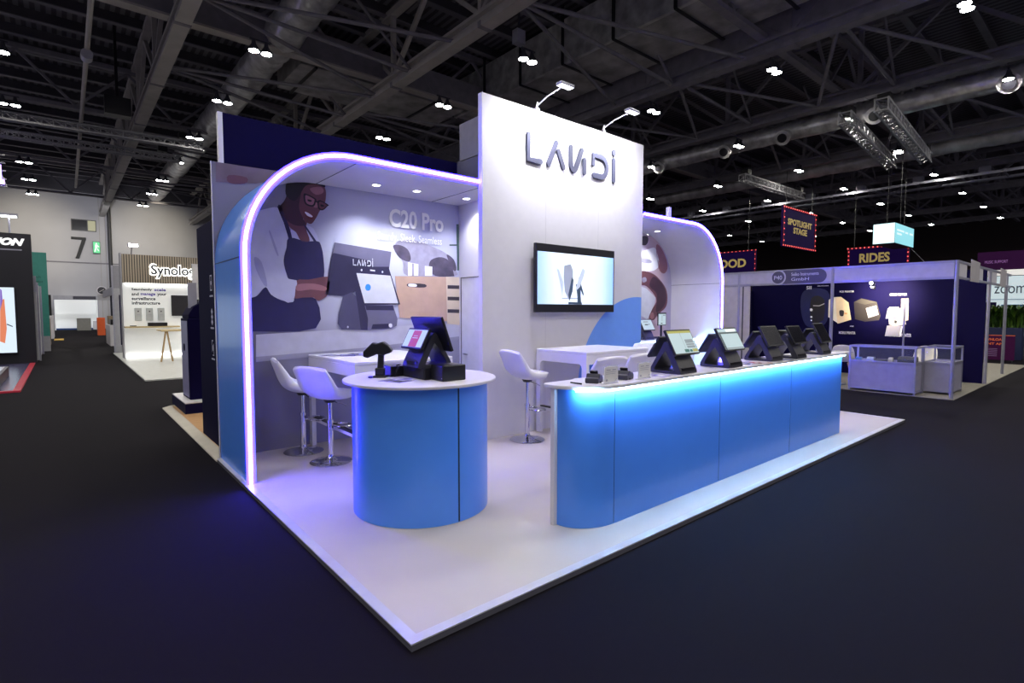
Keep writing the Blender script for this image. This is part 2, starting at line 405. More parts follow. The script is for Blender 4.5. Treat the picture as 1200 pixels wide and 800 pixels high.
# ================================================================== main stand
# platform
o = empty('stand_platform', (0, 0, 0), 'low pale beige stand platform with white metal edge trim on black carpet', 'platform')
b = MB(); b.prism([(.06, .06), (7.94, .06), (8.08, 4.1), (.06, 4.1)], 'xy', 0.0, .04, PLAT); b.build('deck', o)
for nm, pts in (('edge_trim', [(0, 0), (8.0, 0), (7.94, .06), (.06, .06)]), ('edge_trim', [(0, 0), (.06, .06), (.06, 4.1), (0, 4.1)]), ('edge_trim', [(8, 0), (8.14, 4.1), (8.08, 4.1), (7.94, .06)])):
    b = MB(); b.prism(pts, 'xy', .034, .0415, TRIM); b.build(nm, o)
b = MB(); b.prism([(0.004, 0.004), (7.996, 0.004), (8.13, 4.1), (0.004, 4.1)], 'xy', 0.001, .0338, DKEDGE); b.build('edge_board', o)

def arch_profile(x0, x1, zt, r, z0, left=True, n=16):
    """open polyline, foot -> curve -> far end of the top"""
    P = [(x0, z0)]
    for k in range(n + 1):
        a = PI - (PI / 2) * k / n
        P.append((x0 + r + r * math.cos(a), zt - r + r * math.sin(a)))
    P.append((x1, zt))
    if not left: pass
    return P
def shell_mesh(outer, inner, y0, y1, m_out, m_in):
    b = MB(); n = len(outer)
    O0 = [(x, y0, z) for x, z in outer]; O1 = [(x, y1, z) for x, z in outer]; I0 = [(x, y0, z) for x, z in inner]; I1 = [(x, y1, z) for x, z in inner]
    b.add(O0 + O1, [(i, i + 1, i + 1 + n, i + n) for i in range(n - 1)], m_out, True)
    b.add(I0 + I1, [(i, i + 1, i + 1 + n, i + n) for i in range(n - 1)], m_in, True)
    b.add(O0 + I0, [(i, i + 1, i + 1 + n, i + n) for i in range(n - 1)], m_in)
    b.add(O1 + I1, [(i, i + 1, i + 1 + n, i + n) for i in range(n - 1)], m_in)
    for e in (0, n - 1): b.add([O0[e], O1[e], I1[e], I0[e]], [(0, 1, 2, 3)], m_in)
    return b
def neon(cx_path, y, w, d, m=None):
    """rectangular section strip following a polyline in XZ"""
    b = MB(); n = len(cx_path); v = []
    for i, (x, z) in enumerate(cx_path):
        x0, z0 = cx_path[max(i - 1, 0)]; x1, z1 = cx_path[min(i + 1, n - 1)]
        t = Vector((x1 - x0, z1 - z0)).normalized(); nn = Vector((-t.y, t.x))
        for s_, yy in ((-1, y), (1, y), (1, y - d), (-1, y - d)): v.append((x + nn.x * w / 2 * s_, yy, z + nn.y * w / 2 * s_))
    f = [(i * 4 + k, i * 4 + (k + 1) % 4, (i + 1) * 4 + (k + 1) % 4, (i + 1) * 4 + k) for i in range(n - 1) for k in range(4)] + [(0, 1, 2, 3), tuple(range(4 * n - 4, 4 * n))]
    return b.add(v, f, m or LED)

# left arch
YA, YB = 2.985, 4.10
outer = arch_profile(.04, 3.1, 3.125, 1.03, .0415); inner = arch_profile(.10, 3.1, 3.065, .97, .0415)
arch = empty('arched_alcove', (0, 0, 0), 'blue sided arched alcove shell outlined by violet neon, left of the tower', 'alcove shell')
shell_mesh(outer, inner, YA, YB, BLUE, WHITE).build('shell', arch, recalc=False)
mid = arch_profile(.050, 2.612, 3.115, 1.02, .045); neon(mid, YA - .001, .026, .030).build('neon_strip', arch); neon(mid, YA - .0005, .066, .016, LEDH).build('neon_sleeve', arch)
def downlight(x, y, z, parent, power=14):
    b = MB(); b.lathe([(.062, .0), (.062, -.006), (.046, -.008), (.044, .004)], (x, y, z), WHITE, 24); b.build('downlight_ring', parent)
    b = MB(); b.cyl((x, y, z - .003), (x, y, z + .001), .043, .043, DOWN, 20, smooth=False); b.build('downlight_lens', parent)
    spot('downlight_beam', (x, y, z - .02), (x, y, 0), power, (.93, .94, 1), 120, .8, .04)
for x, y in ((1.66, 3.69), (2.18, 3.66), (2.9, 3.63)): downlight(x, y, 3.065, arch, 60)
for q in ((1.1, 1.106, 3.061, 3.0655), (2.66, 2.666, 3.061, 3.0655), (.037, .041, 2.08, 2.086)):
    b = MB(); b.box(q[0], q[1], YA + .01, YB, q[2], q[3], DGREY); b.build('panel_joint', arch)

# left back wall with printed photograph (flat print, thin layers)
W = empty('graphic_wall', (0, 0, 0), 'back wall printed with photo of smiling person in apron at a till', 'display wall')
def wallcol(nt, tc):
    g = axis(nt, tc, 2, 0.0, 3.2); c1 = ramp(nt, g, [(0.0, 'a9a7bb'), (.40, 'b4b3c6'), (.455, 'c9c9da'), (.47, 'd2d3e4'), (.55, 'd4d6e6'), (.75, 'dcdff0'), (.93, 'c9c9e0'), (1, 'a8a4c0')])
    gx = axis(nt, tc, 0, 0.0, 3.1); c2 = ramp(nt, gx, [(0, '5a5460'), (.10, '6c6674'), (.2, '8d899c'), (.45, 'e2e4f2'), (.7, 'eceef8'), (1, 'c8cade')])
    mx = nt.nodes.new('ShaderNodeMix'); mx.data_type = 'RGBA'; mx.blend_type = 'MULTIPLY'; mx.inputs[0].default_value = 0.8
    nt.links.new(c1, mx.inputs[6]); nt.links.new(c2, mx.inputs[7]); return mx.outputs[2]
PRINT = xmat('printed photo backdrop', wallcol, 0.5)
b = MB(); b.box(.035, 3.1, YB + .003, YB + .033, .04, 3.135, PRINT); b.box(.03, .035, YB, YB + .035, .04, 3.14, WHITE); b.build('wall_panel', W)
def px2(mat_, pts, lay, Y, bb, sm=0):
    if sm: pts = smooth_loop(pts, sm)
    bb.poly([onY(x, y, Y) + Vector((0, -lay * .0008, 0)) for x, y in pts], mat_)
cA = lambda L: [(290 + x / 8, 200 + y / 8) for x, y in L]
cB = lambda L: [(290 + x / 7.27, 290 + y / 7.27) for x, y in L]
cC = lambda L: [(370 + x / 5.717, 260 + y / 5.717) for x, y in L]
cE = lambda L: [(230 + x * .29167, 170 + y * .29167) for x, y in L]
SKIN = mat('print brown skin', '6a4048', .5); SKIND = mat('print deep brown skin', '3d2030', .5, var=.1); SKINL = mat('print lit brown skin', '9a6a70', .5)
SHIRT = mat('print pale shirt', 'c4c6e2', .5, var=.05); SHIRTD = mat('print shirt fold', 'a3a4cc', .5); APR = mat('print navy apron', '1f1b4e', .5, var=.1)
HAIR = mat('print black hair', '15101c', .5); PB1 = mat('print device charcoal', '2a2748', .5); PB2 = mat('print device grey', '6c6a86', .5); PB3 = mat('print device mid grey', '4a4866', .5)
PSC = mat('print pale screen', 'd9ddea', .45); PBL = mat('print blue dot', '3b93e6', .5); PWD = mat('print pale wood', 'c4a592', .5, var=.06); PWD2 = mat('print cream wood', 'd8c8b4', .5); PDK = mat('print dark slot', '3b3440', .5)
PLF = mat('print blurred dark plant', '50495e', .6, var=.3, scale=9); PLF2 = mat('print blurred plant haze', '9f9cb4', .6, var=.15, scale=9); PGR = mat('print green frame', '3c5555', .5); PWH = mat('print white', 'f0f1f8', .5); PTB = mat('print table surface', 'c3c4d8', .5); PTB2 = mat('print table shade', '9c9cb4', .5); PRD = mat('print lips', '6e2838', .5)
PGB = mat('print blurred shelf', '6a5a6a', .6, var=.2, scale=4)
YP = YB
b = MB()
# table top band, blurred shelf high on the left, plants, crates
px2(PTB, [(300, 392), (430, 384), (538, 378), (538, 398), (430, 412), (300, 424)], 1, YP, b)
px2(PTB2, [(300, 418), (430, 407), (538, 394), (538, 398), (430, 412), (300, 424)], 2, YP, b)
px2(PGB, [(253, 190), (333, 201.5), (322, 212), (300, 215), (253, 213)], 1, YP, b)
px2(mat('print dull plum', '5a3346', .6), [(268, 205), (289, 208), (287, 215), (268, 214)], 2, YP, b, 3)
px2(PLF2, cE([(800, 395), (860, 380), (930, 400), (1010, 440), (1040, 500), (1035, 525), (850, 525), (830, 470)]), 1, YP, b, 4)
px2(PLF, cE([(790, 405), (820, 402), (850, 420), (862, 455), (850, 468), (815, 450)]), 2, YP, b, 4)
px2(PLF, cE([(945, 460), (985, 450), (1020, 470), (1035, 520), (1030, 527), (960, 525), (935, 490)]), 2, YP, b, 4)
px2(PLF, cE([(1005, 440), (1035, 460), (1045, 500), (1030, 500)]), 3, YP, b, 3)
for q in ([(850, 470), (892, 478), (892, 525), (850, 525)], [(918, 485), (948, 488), (948, 525), (918, 525)]): px2(PWH, cE(q), 3, YP, b)
for q in ([(866, 475), (874, 476), (874, 525), (866, 525)], [(900, 483), (914, 484), (914, 525), (900, 525)]): px2(PLF2, cE(q), 4, YP, b)
px2(PWD, cC([(530, 362), (872, 368), (880, 665), (560, 640)]), 4, YP, b)
px2(PWD2, cC([(872, 366), (962, 370), (962, 690), (880, 682)]), 5, YP, b)
for y0 in (423, 500, 584): px2(PDK, cC([(882, y0), (960, y0 + 2), (960, y0 + 26), (882, y0 + 24)]), 6, YP, b)
px2(PDK, cC([(620, 412), (728, 416), (730, 438), (622, 434)]), 6, YP, b, 3); px2(PWH, cC([(622, 414), (670, 416), (672, 434), (624, 432)]), 7, YP, b, 3)
px2(PGR, cC([(941, 15), (958, 15), (960, 325), (947, 325)]), 3, YP, b); px2(PGR, cC([(895, 150), (945, 150), (945, 160), (895, 160)]), 3, YP, b)
# person
px2(SHIRT, cE([(150, 330), (190, 280), (255, 262), (325, 250), (345, 285), (368, 375), (352, 450), (365, 520), (402, 545), (397, 590), (388, 630), (340, 622), (300, 602), (275, 572), (235, 612), (180, 640), (150, 520)]), 5, YP, b, 4)
px2(SHIRTD, cE([(232, 450), (262, 470), (285, 560), (270, 560), (240, 500)]), 6, YP, b, 3); px2(SHIRTD, cE([(292, 350), (300, 352), (330, 440), (318, 430)]), 6, YP, b, 3)
px2(SHIRT, cE([(420, 318), (470, 335), (495, 400), (470, 400), (380, 385), (385, 330)]), 5, YP, b, 3)
px2(APR, cE([(160, 625), (225, 612), (250, 600), (278, 570), (300, 600), (340, 622), (388, 630), (400, 610), (480, 618), (480, 735), (245, 748), (170, 735)]), 6, YP, b, 3)
px2(APR, cE([(372, 372), (440, 386), (486, 386), (500, 402), (510, 450), (512, 530), (480, 536), (402, 545), (372, 538), (362, 518), (352, 480), (352, 452), (362, 415)]), 7, YP, b, 3)
px2(SKIN, cE([(402, 545), (450, 540), (530, 528), (534, 560), (528, 600), (492, 625), (470, 612), (430, 612), (392, 612)]), 8, YP, b, 3)
px2(SKINL, cE([(405, 560), (470, 556), (520, 570), (515, 585), (460, 580), (405, 585)]), 9, YP, b, 3)
px2(SHIRT, cE([(340, 540), (402, 543), (398, 575), (388, 630), (345, 622), (325, 570)]), 9, YP, b, 2)
px2(SKIN, cE([(360, 300), (440, 300), (440, 335), (455, 385), (420, 384), (400, 350), (380, 335)]), 7, YP, b, 3)
px2(APR, cE([(325, 248), (340, 242), (352, 275), (370, 320), (386, 380), (372, 378), (350, 310)]), 8, YP, b, 2)
px2(APR, cE([(428, 318), (438, 322), (485, 390), (475, 392)]), 8, YP, b, 1)
px2(SKIND, cE([(358, 170), (366, 150), (400, 146), (470, 150), (505, 156), (500, 200), (440, 230), (428, 290), (440, 318), (415, 325), (380, 315), (345, 285), (330, 255), (352, 225), (362, 200)]), 8, YP, b, 4)
px2(SKIN, cE([(430, 170), (470, 154), (505, 160), (518, 178), (520, 205), (514, 240), (495, 265), (482, 290), (462, 316), (440, 308), (424, 285), (412, 250), (418, 205)]), 9, YP, b, 4)
px2(SKINL, cE([(455, 175), (500, 168), (510, 190), (480, 200)]), 10, YP, b, 3); px2(SKINL, cE([(462, 225), (480, 228), (490, 245), (478, 252), (462, 240)]), 10, YP, b, 3)
px2(HAIR, cE([(360, 160), (375, 148), (440, 146), (505, 152), (516, 170), (480, 158), (440, 162), (415, 200), (395, 225), (372, 215), (358, 195)]), 10, YP, b, 3)
for q in ([(430, 200), (440, 195), (478, 215), (480, 225), (472, 246), (450, 245), (434, 232)], [(486, 228), (498, 222), (530, 240), (526, 246), (508, 262), (490, 256)]):
    px2(HAIR, cE(q), 11, YP, b, 3)
    cxq = sum(p[0] for p in q) / len(q); cyq = sum(p[1] for p in q) / len(q)
    px2(SKINL if q[0][0] < 480 else SKIN, cE([(cxq + (x - cxq) * .74, cyq + (y - cyq) * .74) for x, y in q]), 12, YP, b, 3)
px2(HAIR, cE([(474, 220), (490, 228), (489, 233), (473, 227)]), 12, YP, b)
px2(HAIR, cE([(446, 218), (462, 222), (460, 228), (448, 226)]), 13, YP, b, 2); px2(HAIR, cE([(498, 238), (512, 243), (510, 248), (499, 246)]), 13, YP, b, 2)
px2(PRD, cE([(430, 263), (445, 268), (470, 283), (466, 298), (450, 295), (436, 282)]), 11, YP, b, 3)
px2(PWH, cE([(434, 268), (448, 272), (467, 286), (460, 290), (444, 283)]), 12, YP, b, 2)
# printed till
px2(PB1, cC([(125, 137), (505, 200), (488, 330), (240, 480), (182, 495), (62, 486), (98, 260)]), 8, YP, b)
px2(PB2, cC([(125, 137), (505, 200), (492, 300), (375, 300), (370, 262), (120, 208), (112, 212)]), 9, YP, b)
px2(PB3, cC([(182, 495), (240, 470), (330, 560), (350, 650), (342, 725), (172, 720), (145, 680), (152, 610)]), 9, YP, b, 1)
px2(PB1, cC([(236, 300), (260, 300), (350, 650), (346, 722), (300, 722), (285, 600)]), 10, YP, b, 1)
px2(PB2, cC([(325, 552), (515, 556), (546, 650), (541, 694), (505, 716), (342, 726), (348, 650)]), 10, YP, b, 1)
px2(PB1, cC([(330, 560), (515, 560), (522, 592), (338, 590)]), 11, YP, b)
px2(PB1, cC([(380, 685), (505, 680), (500, 712), (370, 716)]), 11, YP, b, 1); px2(PWH, cC([(488, 682), (508, 682), (508, 704), (490, 704)]), 12, YP, b, 2)
px2(PB1, cC([(238, 300), (490, 314), (564, 552), (325, 560)]), 11, YP, b); px2(PSC, cC([(270, 342), (498, 360), (550, 544), (325, 544)]), 12, YP, b)
px2(PBL, cC([(348 + 19 * math.cos(t * PI / 8), 438 + 23 * math.sin(t * PI / 8)) for t in range(16)]), 13, YP, b)
px2(PWH, cC([(362, 318), (395, 322), (395, 332), (362, 328)]), 12, YP, b)
for q in ((305, 322), (445, 335), (213, 703)): px2(PSC, cC([(q[0] + 6 * math.cos(t), q[1] + 8 * math.sin(t)) for t in [k * PI / 4 for k in range(8)]]), 12, YP, b)
b.build('photo_print', W, recalc=False)
def txY(s, name, p0, p1, Y, m, parent, bold=0.0, depth=.003, shear=0.0):
    a = onY(*p0, Y); c = onY(*p1, Y); return text(s, name, a, UX, UZ, c.x - a.x, c.z - a.z, m, parent, depth, bold, shear)
PWT = mat('print bright white', 'ffffff', .5, emit='ffffff', es=.0)
txY('C20 Pro', 'lettering', (456.2, 265.5), (519.5, 252.3), YB - .013, PWT, W, .03)
txY('Sturdy. Sleek. Seamless', 'lettering', (442.5, 283), (517.5, 278.5), YB - .013, PWT, W)
def landi(P0, U, V, w, h, m, parent, depth, name='letter'):
    """five custom letters: L, open A, U with slash, open D, i ; each its own mesh"""
    P0, U, V = Vector(P0), Vector(U), Vector(V); N = U.cross(V)
    def stroke(b, path, t):
        # round-ended thick polyline in unit box (x 0..5.2, y 0..1)
        pts = [Vector((x, y)) for x, y in path]; L = []; R = []
        for i, p in enumerate(pts):
            d = (pts[min(i + 1, len(pts) - 1)] - pts[max(i - 1, 0)]).normalized(); nn = Vector((-d.y, d.x)) * t / 2
            L.append(p + nn); R.append(p - nn)
        d = (pts[-1] - pts[-2]).normalized(); e0 = math.atan2(d.y, d.x); cap1 = [pts[-1] + Vector((math.cos(e0 + PI / 2 - k * PI / 6), math.sin(e0 + PI / 2 - k * PI / 6))) * t / 2 for k in range(1, 6)]
        d = (pts[1] - pts[0]).normalized(); e0 = math.atan2(d.y, d.x); cap0 = [pts[0] + Vector((math.cos(e0 - PI / 2 - k * PI / 6), math.sin(e0 - PI / 2 - k * PI / 6))) * t / 2 for k in range(1, 6)]
        loop = L + cap1 + R[::-1] + cap0
        W3 = [P0 + U * (p.x / 5.15 * w) + V * (p.y * h) for p in loop]; n = len(W3)
        F3 = [p + N * depth for p in W3]
        tr = tessellate_polygon([W3])
        b.add(W3 + F3, [tuple(t_) for t_ in tr] + [tuple(n + k for k in t_[::-1]) for t_ in tr] + [(i, (i + 1) % n, (i + 1) % n + n, i + n) for i in range(n)], m)
    t = .185
    arc = lambda cx, cy, rx, ry, a0, a1, n=8: [(cx + rx * math.cos(a0 + (a1 - a0) * k / n), cy + ry * math.sin(a0 + (a1 - a0) * k / n)) for k in range(n + 1)]
    L1 = [[(.10, .86), (.10, .09), (.72, .09)]]
    L2 = [[(1.13, .09), (1.55, .84)], [(1.68, .58), (1.95, .09)]]
    L3 = [[(2.38, .84)] + arc(2.54, .25, .16, .16, PI, 1.8 * PI, 6) + [(3.02, .84)], [(3.18, .52), (3.18, .09)]]
    L4 = [[(3.74, .48), (3.74, .80), (4.2, .80)] + arc(4.22, .445, .38, .355, PI / 2, -PI / 2, 10) + [(3.76, .09)]]
    L5 = [[(5.05, .80), (5.05, .06)], [(5.05, 1.06), (5.05, 1.12)]]
    for Lk in (L1, L2, L3, L4, L5):
        b = MB()
        for st in Lk: stroke(b, st, t)
        b.build(name, parent)
a = onY(413.6, 311, YB - .013); c = onY(437, 304, YB - .013)
landi(a, UX, UZ, c.x - a.x, (c.z - a.z) * .95, PSC, W, .002, 'printed_letter')

# navy header wall of the neighbour behind (taller)
o = empty('header_wall', (0, 0, 0), 'tall dark navy header wall rising behind the neon arch', 'partition wall')
b = MB(); b.box(.16, 3.12, 4.145, 4.20, .04, 3.665, NAVY); b.build('wall_panel', o)
b = MB(); b.box(.115, .16, 4.14, 4.205, .04, 3.665, WHITE); b.build('edge_trim', o)

# tower
T = empty('tower_wall', (2.613, 2.91, 0.04), 'tall white header tower with dark grey lettering and blue arc print', 'display wall')
def rel(o, org): 
    for v in o.data.vertices: v.co -= Vector(org)
    return o
TO = (2.613, 2.91, .04)
b = MB(); b.box(0, 3.097, 0, .074, 0, 4.09, WPANEL); b.build('wall_panel', T, .003)
b = MB(); c0 = (5.6 - 2.613, .48 - .04); R = 1.33; pts = []
n = 60
for k in range(n + 1):
    a_ = PI * k / n; x = c0[0] + R * math.cos(a_); z = c0[1] + R * math.sin(a_)
    if x < 3.09: pts.append((x, -.0015, z))
zr = c0[1] + math.sqrt(R * R - (3.09 - c0[0]) ** 2)
pts = [(3.09, -.0015, .01), (3.09, -.0015, zr)] + pts + [(c0[0] - R, -.0015, .01)]
b.poly(pts, BLUE2); b.build('blue_arc_print', T, recalc=False)
P0 = Vector((3.29 - 2.613, -.008, 3.455 - .04))
landi(P0, UX, UZ, 1.72, .385, GREYMET, T, .022)
for x in (1.03, 2.06):
    b = MB(); b.box(x, x + .002, -.0006, 0.001, 0.0, 3.3, mat('hairline joint', '9e9cb0', .6)); b.build('panel_joint', T)

# arm flood lights on the tower
def arm_light(x, label):
    e = empty('arm_spotlight', (x, 2.94, 4.13), label, 'spotlight', 'arm spotlights on top of the tower')
    b = MB(); b.box(-.03, .03, -.03, .045, 0, .03, ALU); b.cyl((0, 0, .02), (0, -.03, .1), .014, .012, WHITE, 10); b.build('clamp', e)
    b = MB(); b.tube([(0, -.02, .06), (0, -.2, .12), (0, -.46, .155)], .009, WHITE, 8); b.build('arm', e)
    b = MB(); b.box(-.11, .11, -.56, -.46, .14, .175, ALU); b.build('lamp_head', e, .006)
    b = MB(); b.box(-.1, .1, -.55, -.47, .136, .1399, FLOOD); b.build('lamp_lens', e)
    l = bpy.data.lights.new('flood_beam', 'AREA'); l.energy = 44; l.shape = 'RECTANGLE'; l.size = .2; l.size_y = .08; l.color = (.93, .95, 1); l.spread = math.radians(150)
    lo = bpy.data.objects.new('flood_beam', l); COL.objects.link(lo); lo.location = (x, 2.43, 4.255)
    lo.rotation_euler = (Vector((x, 2.91, 3.55)) - lo.location).to_track_quat('-Z', 'Y').to_euler()
arm_light(3.50, 'left arm spotlight on the tower top, above the letter A')
arm_light(4.79, 'right arm spotlight on the tower top, above the letter D')

# television
tv = empty('television', (4.16, 2.91, 1.58), 'large flat television in black frame on the white tower wall', 'television')
b = MB(); b.box(-.77, .77, -.09, -.045, 0, .877, BLACK); b.build('frame', tv, .004)
b = MB(); b.box(-.3, .3, -.045, -.001, .2, .65, DGREY); b.build('wall_bracket', tv)
def scr(nt, tc):
    g = axis(nt, tc, 0, -.75, .75); return ramp(nt, g, [(0, '9fc4ee'), (.2, 'd6e6f6'), (.5, 'dfe6f2'), (.8, 'cfe4f8'), (1, '8fbdec')])
SCR = xmat('tv picture', scr, .3, emit=.75)
b = MB(); b.box(-.745, .745, -.0925, -.0905, .105, .775, SCR); b.build('screen', tv)
FIG = [mat('tv figure grey', '9aa2b8', .4, emit='9aa2b8', es=.5), mat('tv figure dark', '3d4f66', .4, emit='3d4f66', es=.4), mat('tv figure pale', 'b9c4d8', .4, emit='b9c4d8', es=.6)]
cT = lambda L: [(600 + x / 7.27, 270 + y / 7.27) for x, y in L]
b = MB()
for k, q in ((2, [(380, 325), (400, 330), (440, 440), (430, 560), (410, 450)]), (0, [(445, 300), (500, 285), (520, 340), (520, 450), (490, 600), (450, 520), (440, 400)]), (2, [(600, 320), (625, 340), (600, 420), (580, 480), (540, 520), (560, 430)]), (1, [(510, 400), (525, 420), (515, 520), (490, 600), (480, 545)]), (1, [(565, 400), (575, 405), (612, 545), (605, 555), (575, 480)]), (1, [(545, 455), (585, 460), (585, 560), (590, 628), (560, 628), (555, 540)]), (0, [(425, 572), (560, 575), (560, 582), (425, 580)]), (1, [(480, 608), (595, 612), (595, 630), (480, 628)])):
    b.poly([onY(x, y, 2.8165 - k * .0004) - Vector((4.16, 2.91, 1.58)) for x, y in cT(q)], FIG[k])
b.build('screen_picture', tv, recalc=False)

# store room behind the tower
o = empty('store_room', (0, 0, 0), 'closed white store room box behind the tower with a flush door', 'store room')
SHADED = mat('wall grey darkened as unlit', '5c5a6c', .7); SHADED2 = mat('pale wall grey darkened as unlit', '7d7a88', .7)  # upper store room walls greyed to paint in the lack of light
for nm, z0, z1, m_ in (('lower_wall', .0416, 3.128, WPANEL), ('middle_wall', 3.1285, 3.66, SHADED)):
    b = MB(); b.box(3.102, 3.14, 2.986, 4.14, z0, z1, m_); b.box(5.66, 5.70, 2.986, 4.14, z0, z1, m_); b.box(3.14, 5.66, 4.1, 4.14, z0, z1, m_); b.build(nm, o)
b = MB(); b.box(3.1, 3.14, 2.986, 4.07, 3.67, 4.165, SHADED2); b.box(5.66, 5.70, 2.986, 4.07, 3.67, 4.165, SHADED2); b.box(3.14, 5.66, 4.03, 4.07, 3.67, 4.165, SHADED2); b.build('upper_wall', o)
b = MB(); b.box(3.085, 3.0995, 3.2, 4.02, .05, 2.05, mat('door panel pale grey', 'c8c9d6', .5)); d = b.build('door', o, .003)
b = MB(); b.box(3.078, 3.0848, 3.19, 4.03, 2.051, 2.062, DGREY); b.box(3.078, 3.0848, 4.022, 4.032, .05, 2.06, DGREY); b.build('door_joint', d)
b = MB(); b.cyl((3.085, 3.94, 1.0), (3.05, 3.94, 1.0), .01, .01, STEEL, 8); b.cyl((3.05, 3.94, 1.0), (3.05, 3.84, 1.0), .009, .009, STEEL, 8); b.build('door_handle', d)

# right arch (mirror)
YR, YRB = 2.90, 3.93
def mir(P, xc): return [(xc - x, z) for x, z in P]
XR = 8.13
outer = mir(arch_profile(0, XR - 5.71, 3.10, 1.0, .0415), XR); inner = mir(arch_profile(.06, XR - 5.71, 3.04, .94, .0415), XR)
arch2 = empty('arched_alcove', (0, 0, 0), 'white arched alcove outlined by violet neon, right of the tower behind the counter', 'alcove shell')
shell_mesh(outer, inner, YR, YRB, WHITE, WHITE).build('shell', arch2, recalc=False)
neon(mir(arch_profile(.012, XR - 5.715, 3.09, .99, .045), XR), YR - .001, .026, .030).build('neon_strip', arch2); neon(mir(arch_profile(.012, XR - 5.715, 3.09, .99, .045), XR), YR - .0005, .060, .016, LEDH).build('neon_sleeve', arch2)
downlight(7.1, 3.6, 3.04, arch2, 60); downlight(6.3, 3.6, 3.04, arch2, 40)
b = MB(); b.box(XR - .064, XR - .0595, YR + .01, YRB, 2.10, 2.106, DGREY); b.build('panel_joint', arch2)
b = MB(); b.box(6.48, 6.54, 2.95, 3.01, 3.1, 3.30, WHITE); b.box(6.47, 6.55, 2.94, 3.02, 3.1, 3.115, ALU)
tag(b.build('stub_post'), 'short white post standing on the right neon arch', 'post')
W2 = empty('graphic_wall', (0, 0, 0), 'right alcove back wall printed with a hand holding a device', 'display wall')
def gcol(nt, tc):
    g = axis(nt, tc, 0, 6.3, 8.0); return ramp(nt, g, [(0, 'cfd0e6'), (.4, 'c9c8e0'), (.6, 'bfa9b8'), (.8, 'c8b0b8'), (1, 'b8b4d0')])
b = MB(); pts = mir(arch_profile(.061, XR - 5.71, 3.039, .94, .0415), XR); b.prism(pts + [(5.71, .0415)], 'xz', YRB - .001, YRB + .03, xmat('printed hand backdrop', gcol, .5)); b.build('wall_panel', W2)
cG = lambda L: [(740 + x / 5.717, 240 + y / 5.717) for x, y in L]
b = MB(); YG = YRB - .002
px2(PWH, cG([(40, 340), (130, 290), (165, 300), (185, 400), (150, 440), (100, 445), (60, 450)]), 1, YG, b, 3)
px2(PDK, cG([(60, 215), (105, 210), (112, 240), (95, 270), (60, 262)]), 2, YG, b, 3); px2(PLF2, cG([(60, 355), (120, 365), (135, 385), (100, 392), (60, 380)]), 2, YG, b, 3)
px2(SKINL, cG([(165, 270), (200, 290), (235, 370), (240, 430), (215, 460), (180, 420)]), 1, YG, b, 3)
px2(SKIN, cG([(60, 450), (110, 448), (170, 480), (230, 560), (240, 640), (225, 690), (180, 730), (150, 770), (120, 765), (125, 720), (165, 650), (150, 600), (100, 545), (60, 530)]), 3, YG, b, 4)
px2(SKIND, cG([(150, 480), (215, 545), (232, 620), (215, 680), (165, 720), (170, 640), (165, 590), (120, 540)]), 4, YG, b, 4)
px2(PSC, cG([(60, 545), (100, 560), (160, 620), (155, 660), (105, 770), (60, 740)]), 5, YG, b, 1); px2(PLF2, cG([(70, 490), (95, 485), (100, 510), (75, 520)]), 5, YG, b, 2)
px2(SKINL, cG([(128, 725), (145, 722), (150, 750), (138, 765), (124, 755)]), 6, YG, b, 3)
b.build('photo_print', W2, recalc=False)
# white pedestal wall end inside right alcove, back counter with strip light
o = empty('back_counter', (0, 0, 0), 'low blue cabinet counter with glowing white top edge in right alcove', 'counter')
b = MB(); b.box(5.72, 7.5, 3.42, YRB - .005, .0415, 1.062, BLUE); b.build('body', o)
b = MB(); b.box(5.72, 8.05, 3.36, YRB - .004, 1.0625, 1.085, WHITE); b.build('countertop', o, .006)
b = MB(); b.box(5.73, 8.04, 3.365, 3.38, 1.05, 1.0623, CYAN); b.build('strip_light', o)
for x in (6.35, 6.95, 7.43):
    b = MB(); b.box(x, x + .006, 3.414, 3.4199, .05, 1.01, NAVY); b.build('panel_joint', o)
b = MB(); b.cyl((6.55, 3.42, .9), (6.55, 3.39, .9), .012, .012, CHROME, 10); b.build('knob', o)
b = MB(); b.box(7.51, 8.05, 3.40, YRB - .005, .0415, 1.0618, WHITE)
o2 = tag(b.build('side_cabinet', None, .004), 'plain white cabinet at the right end of the back counter', 'cabinet')
# ------------------------------------------------------------------ counters
o = empty('round_counter', (.997, 1.592, .0415), 'round blue counter with white round top, nearest the platform corner', 'counter')
b = MB(); b.lathe([(.535, 0), (.535, 1.004)], (0, 0, 0), BLUE, 96); b.build('body', o, ang=20)
b = MB(); b.lathe([(.59, 1.0045), (.602, 1.009), (.605, 1.018), (.602, 1.027), (.59, 1.0315)], (0, 0, 0), WHITE, 96); b.build('countertop', o, ang=50)
b = MB(); b.box(-.006, .006, -.5365, -.533, .004, 1.0, mat('dark joint shadow gap', '10203e', .6)); b.build('door_joint', o)

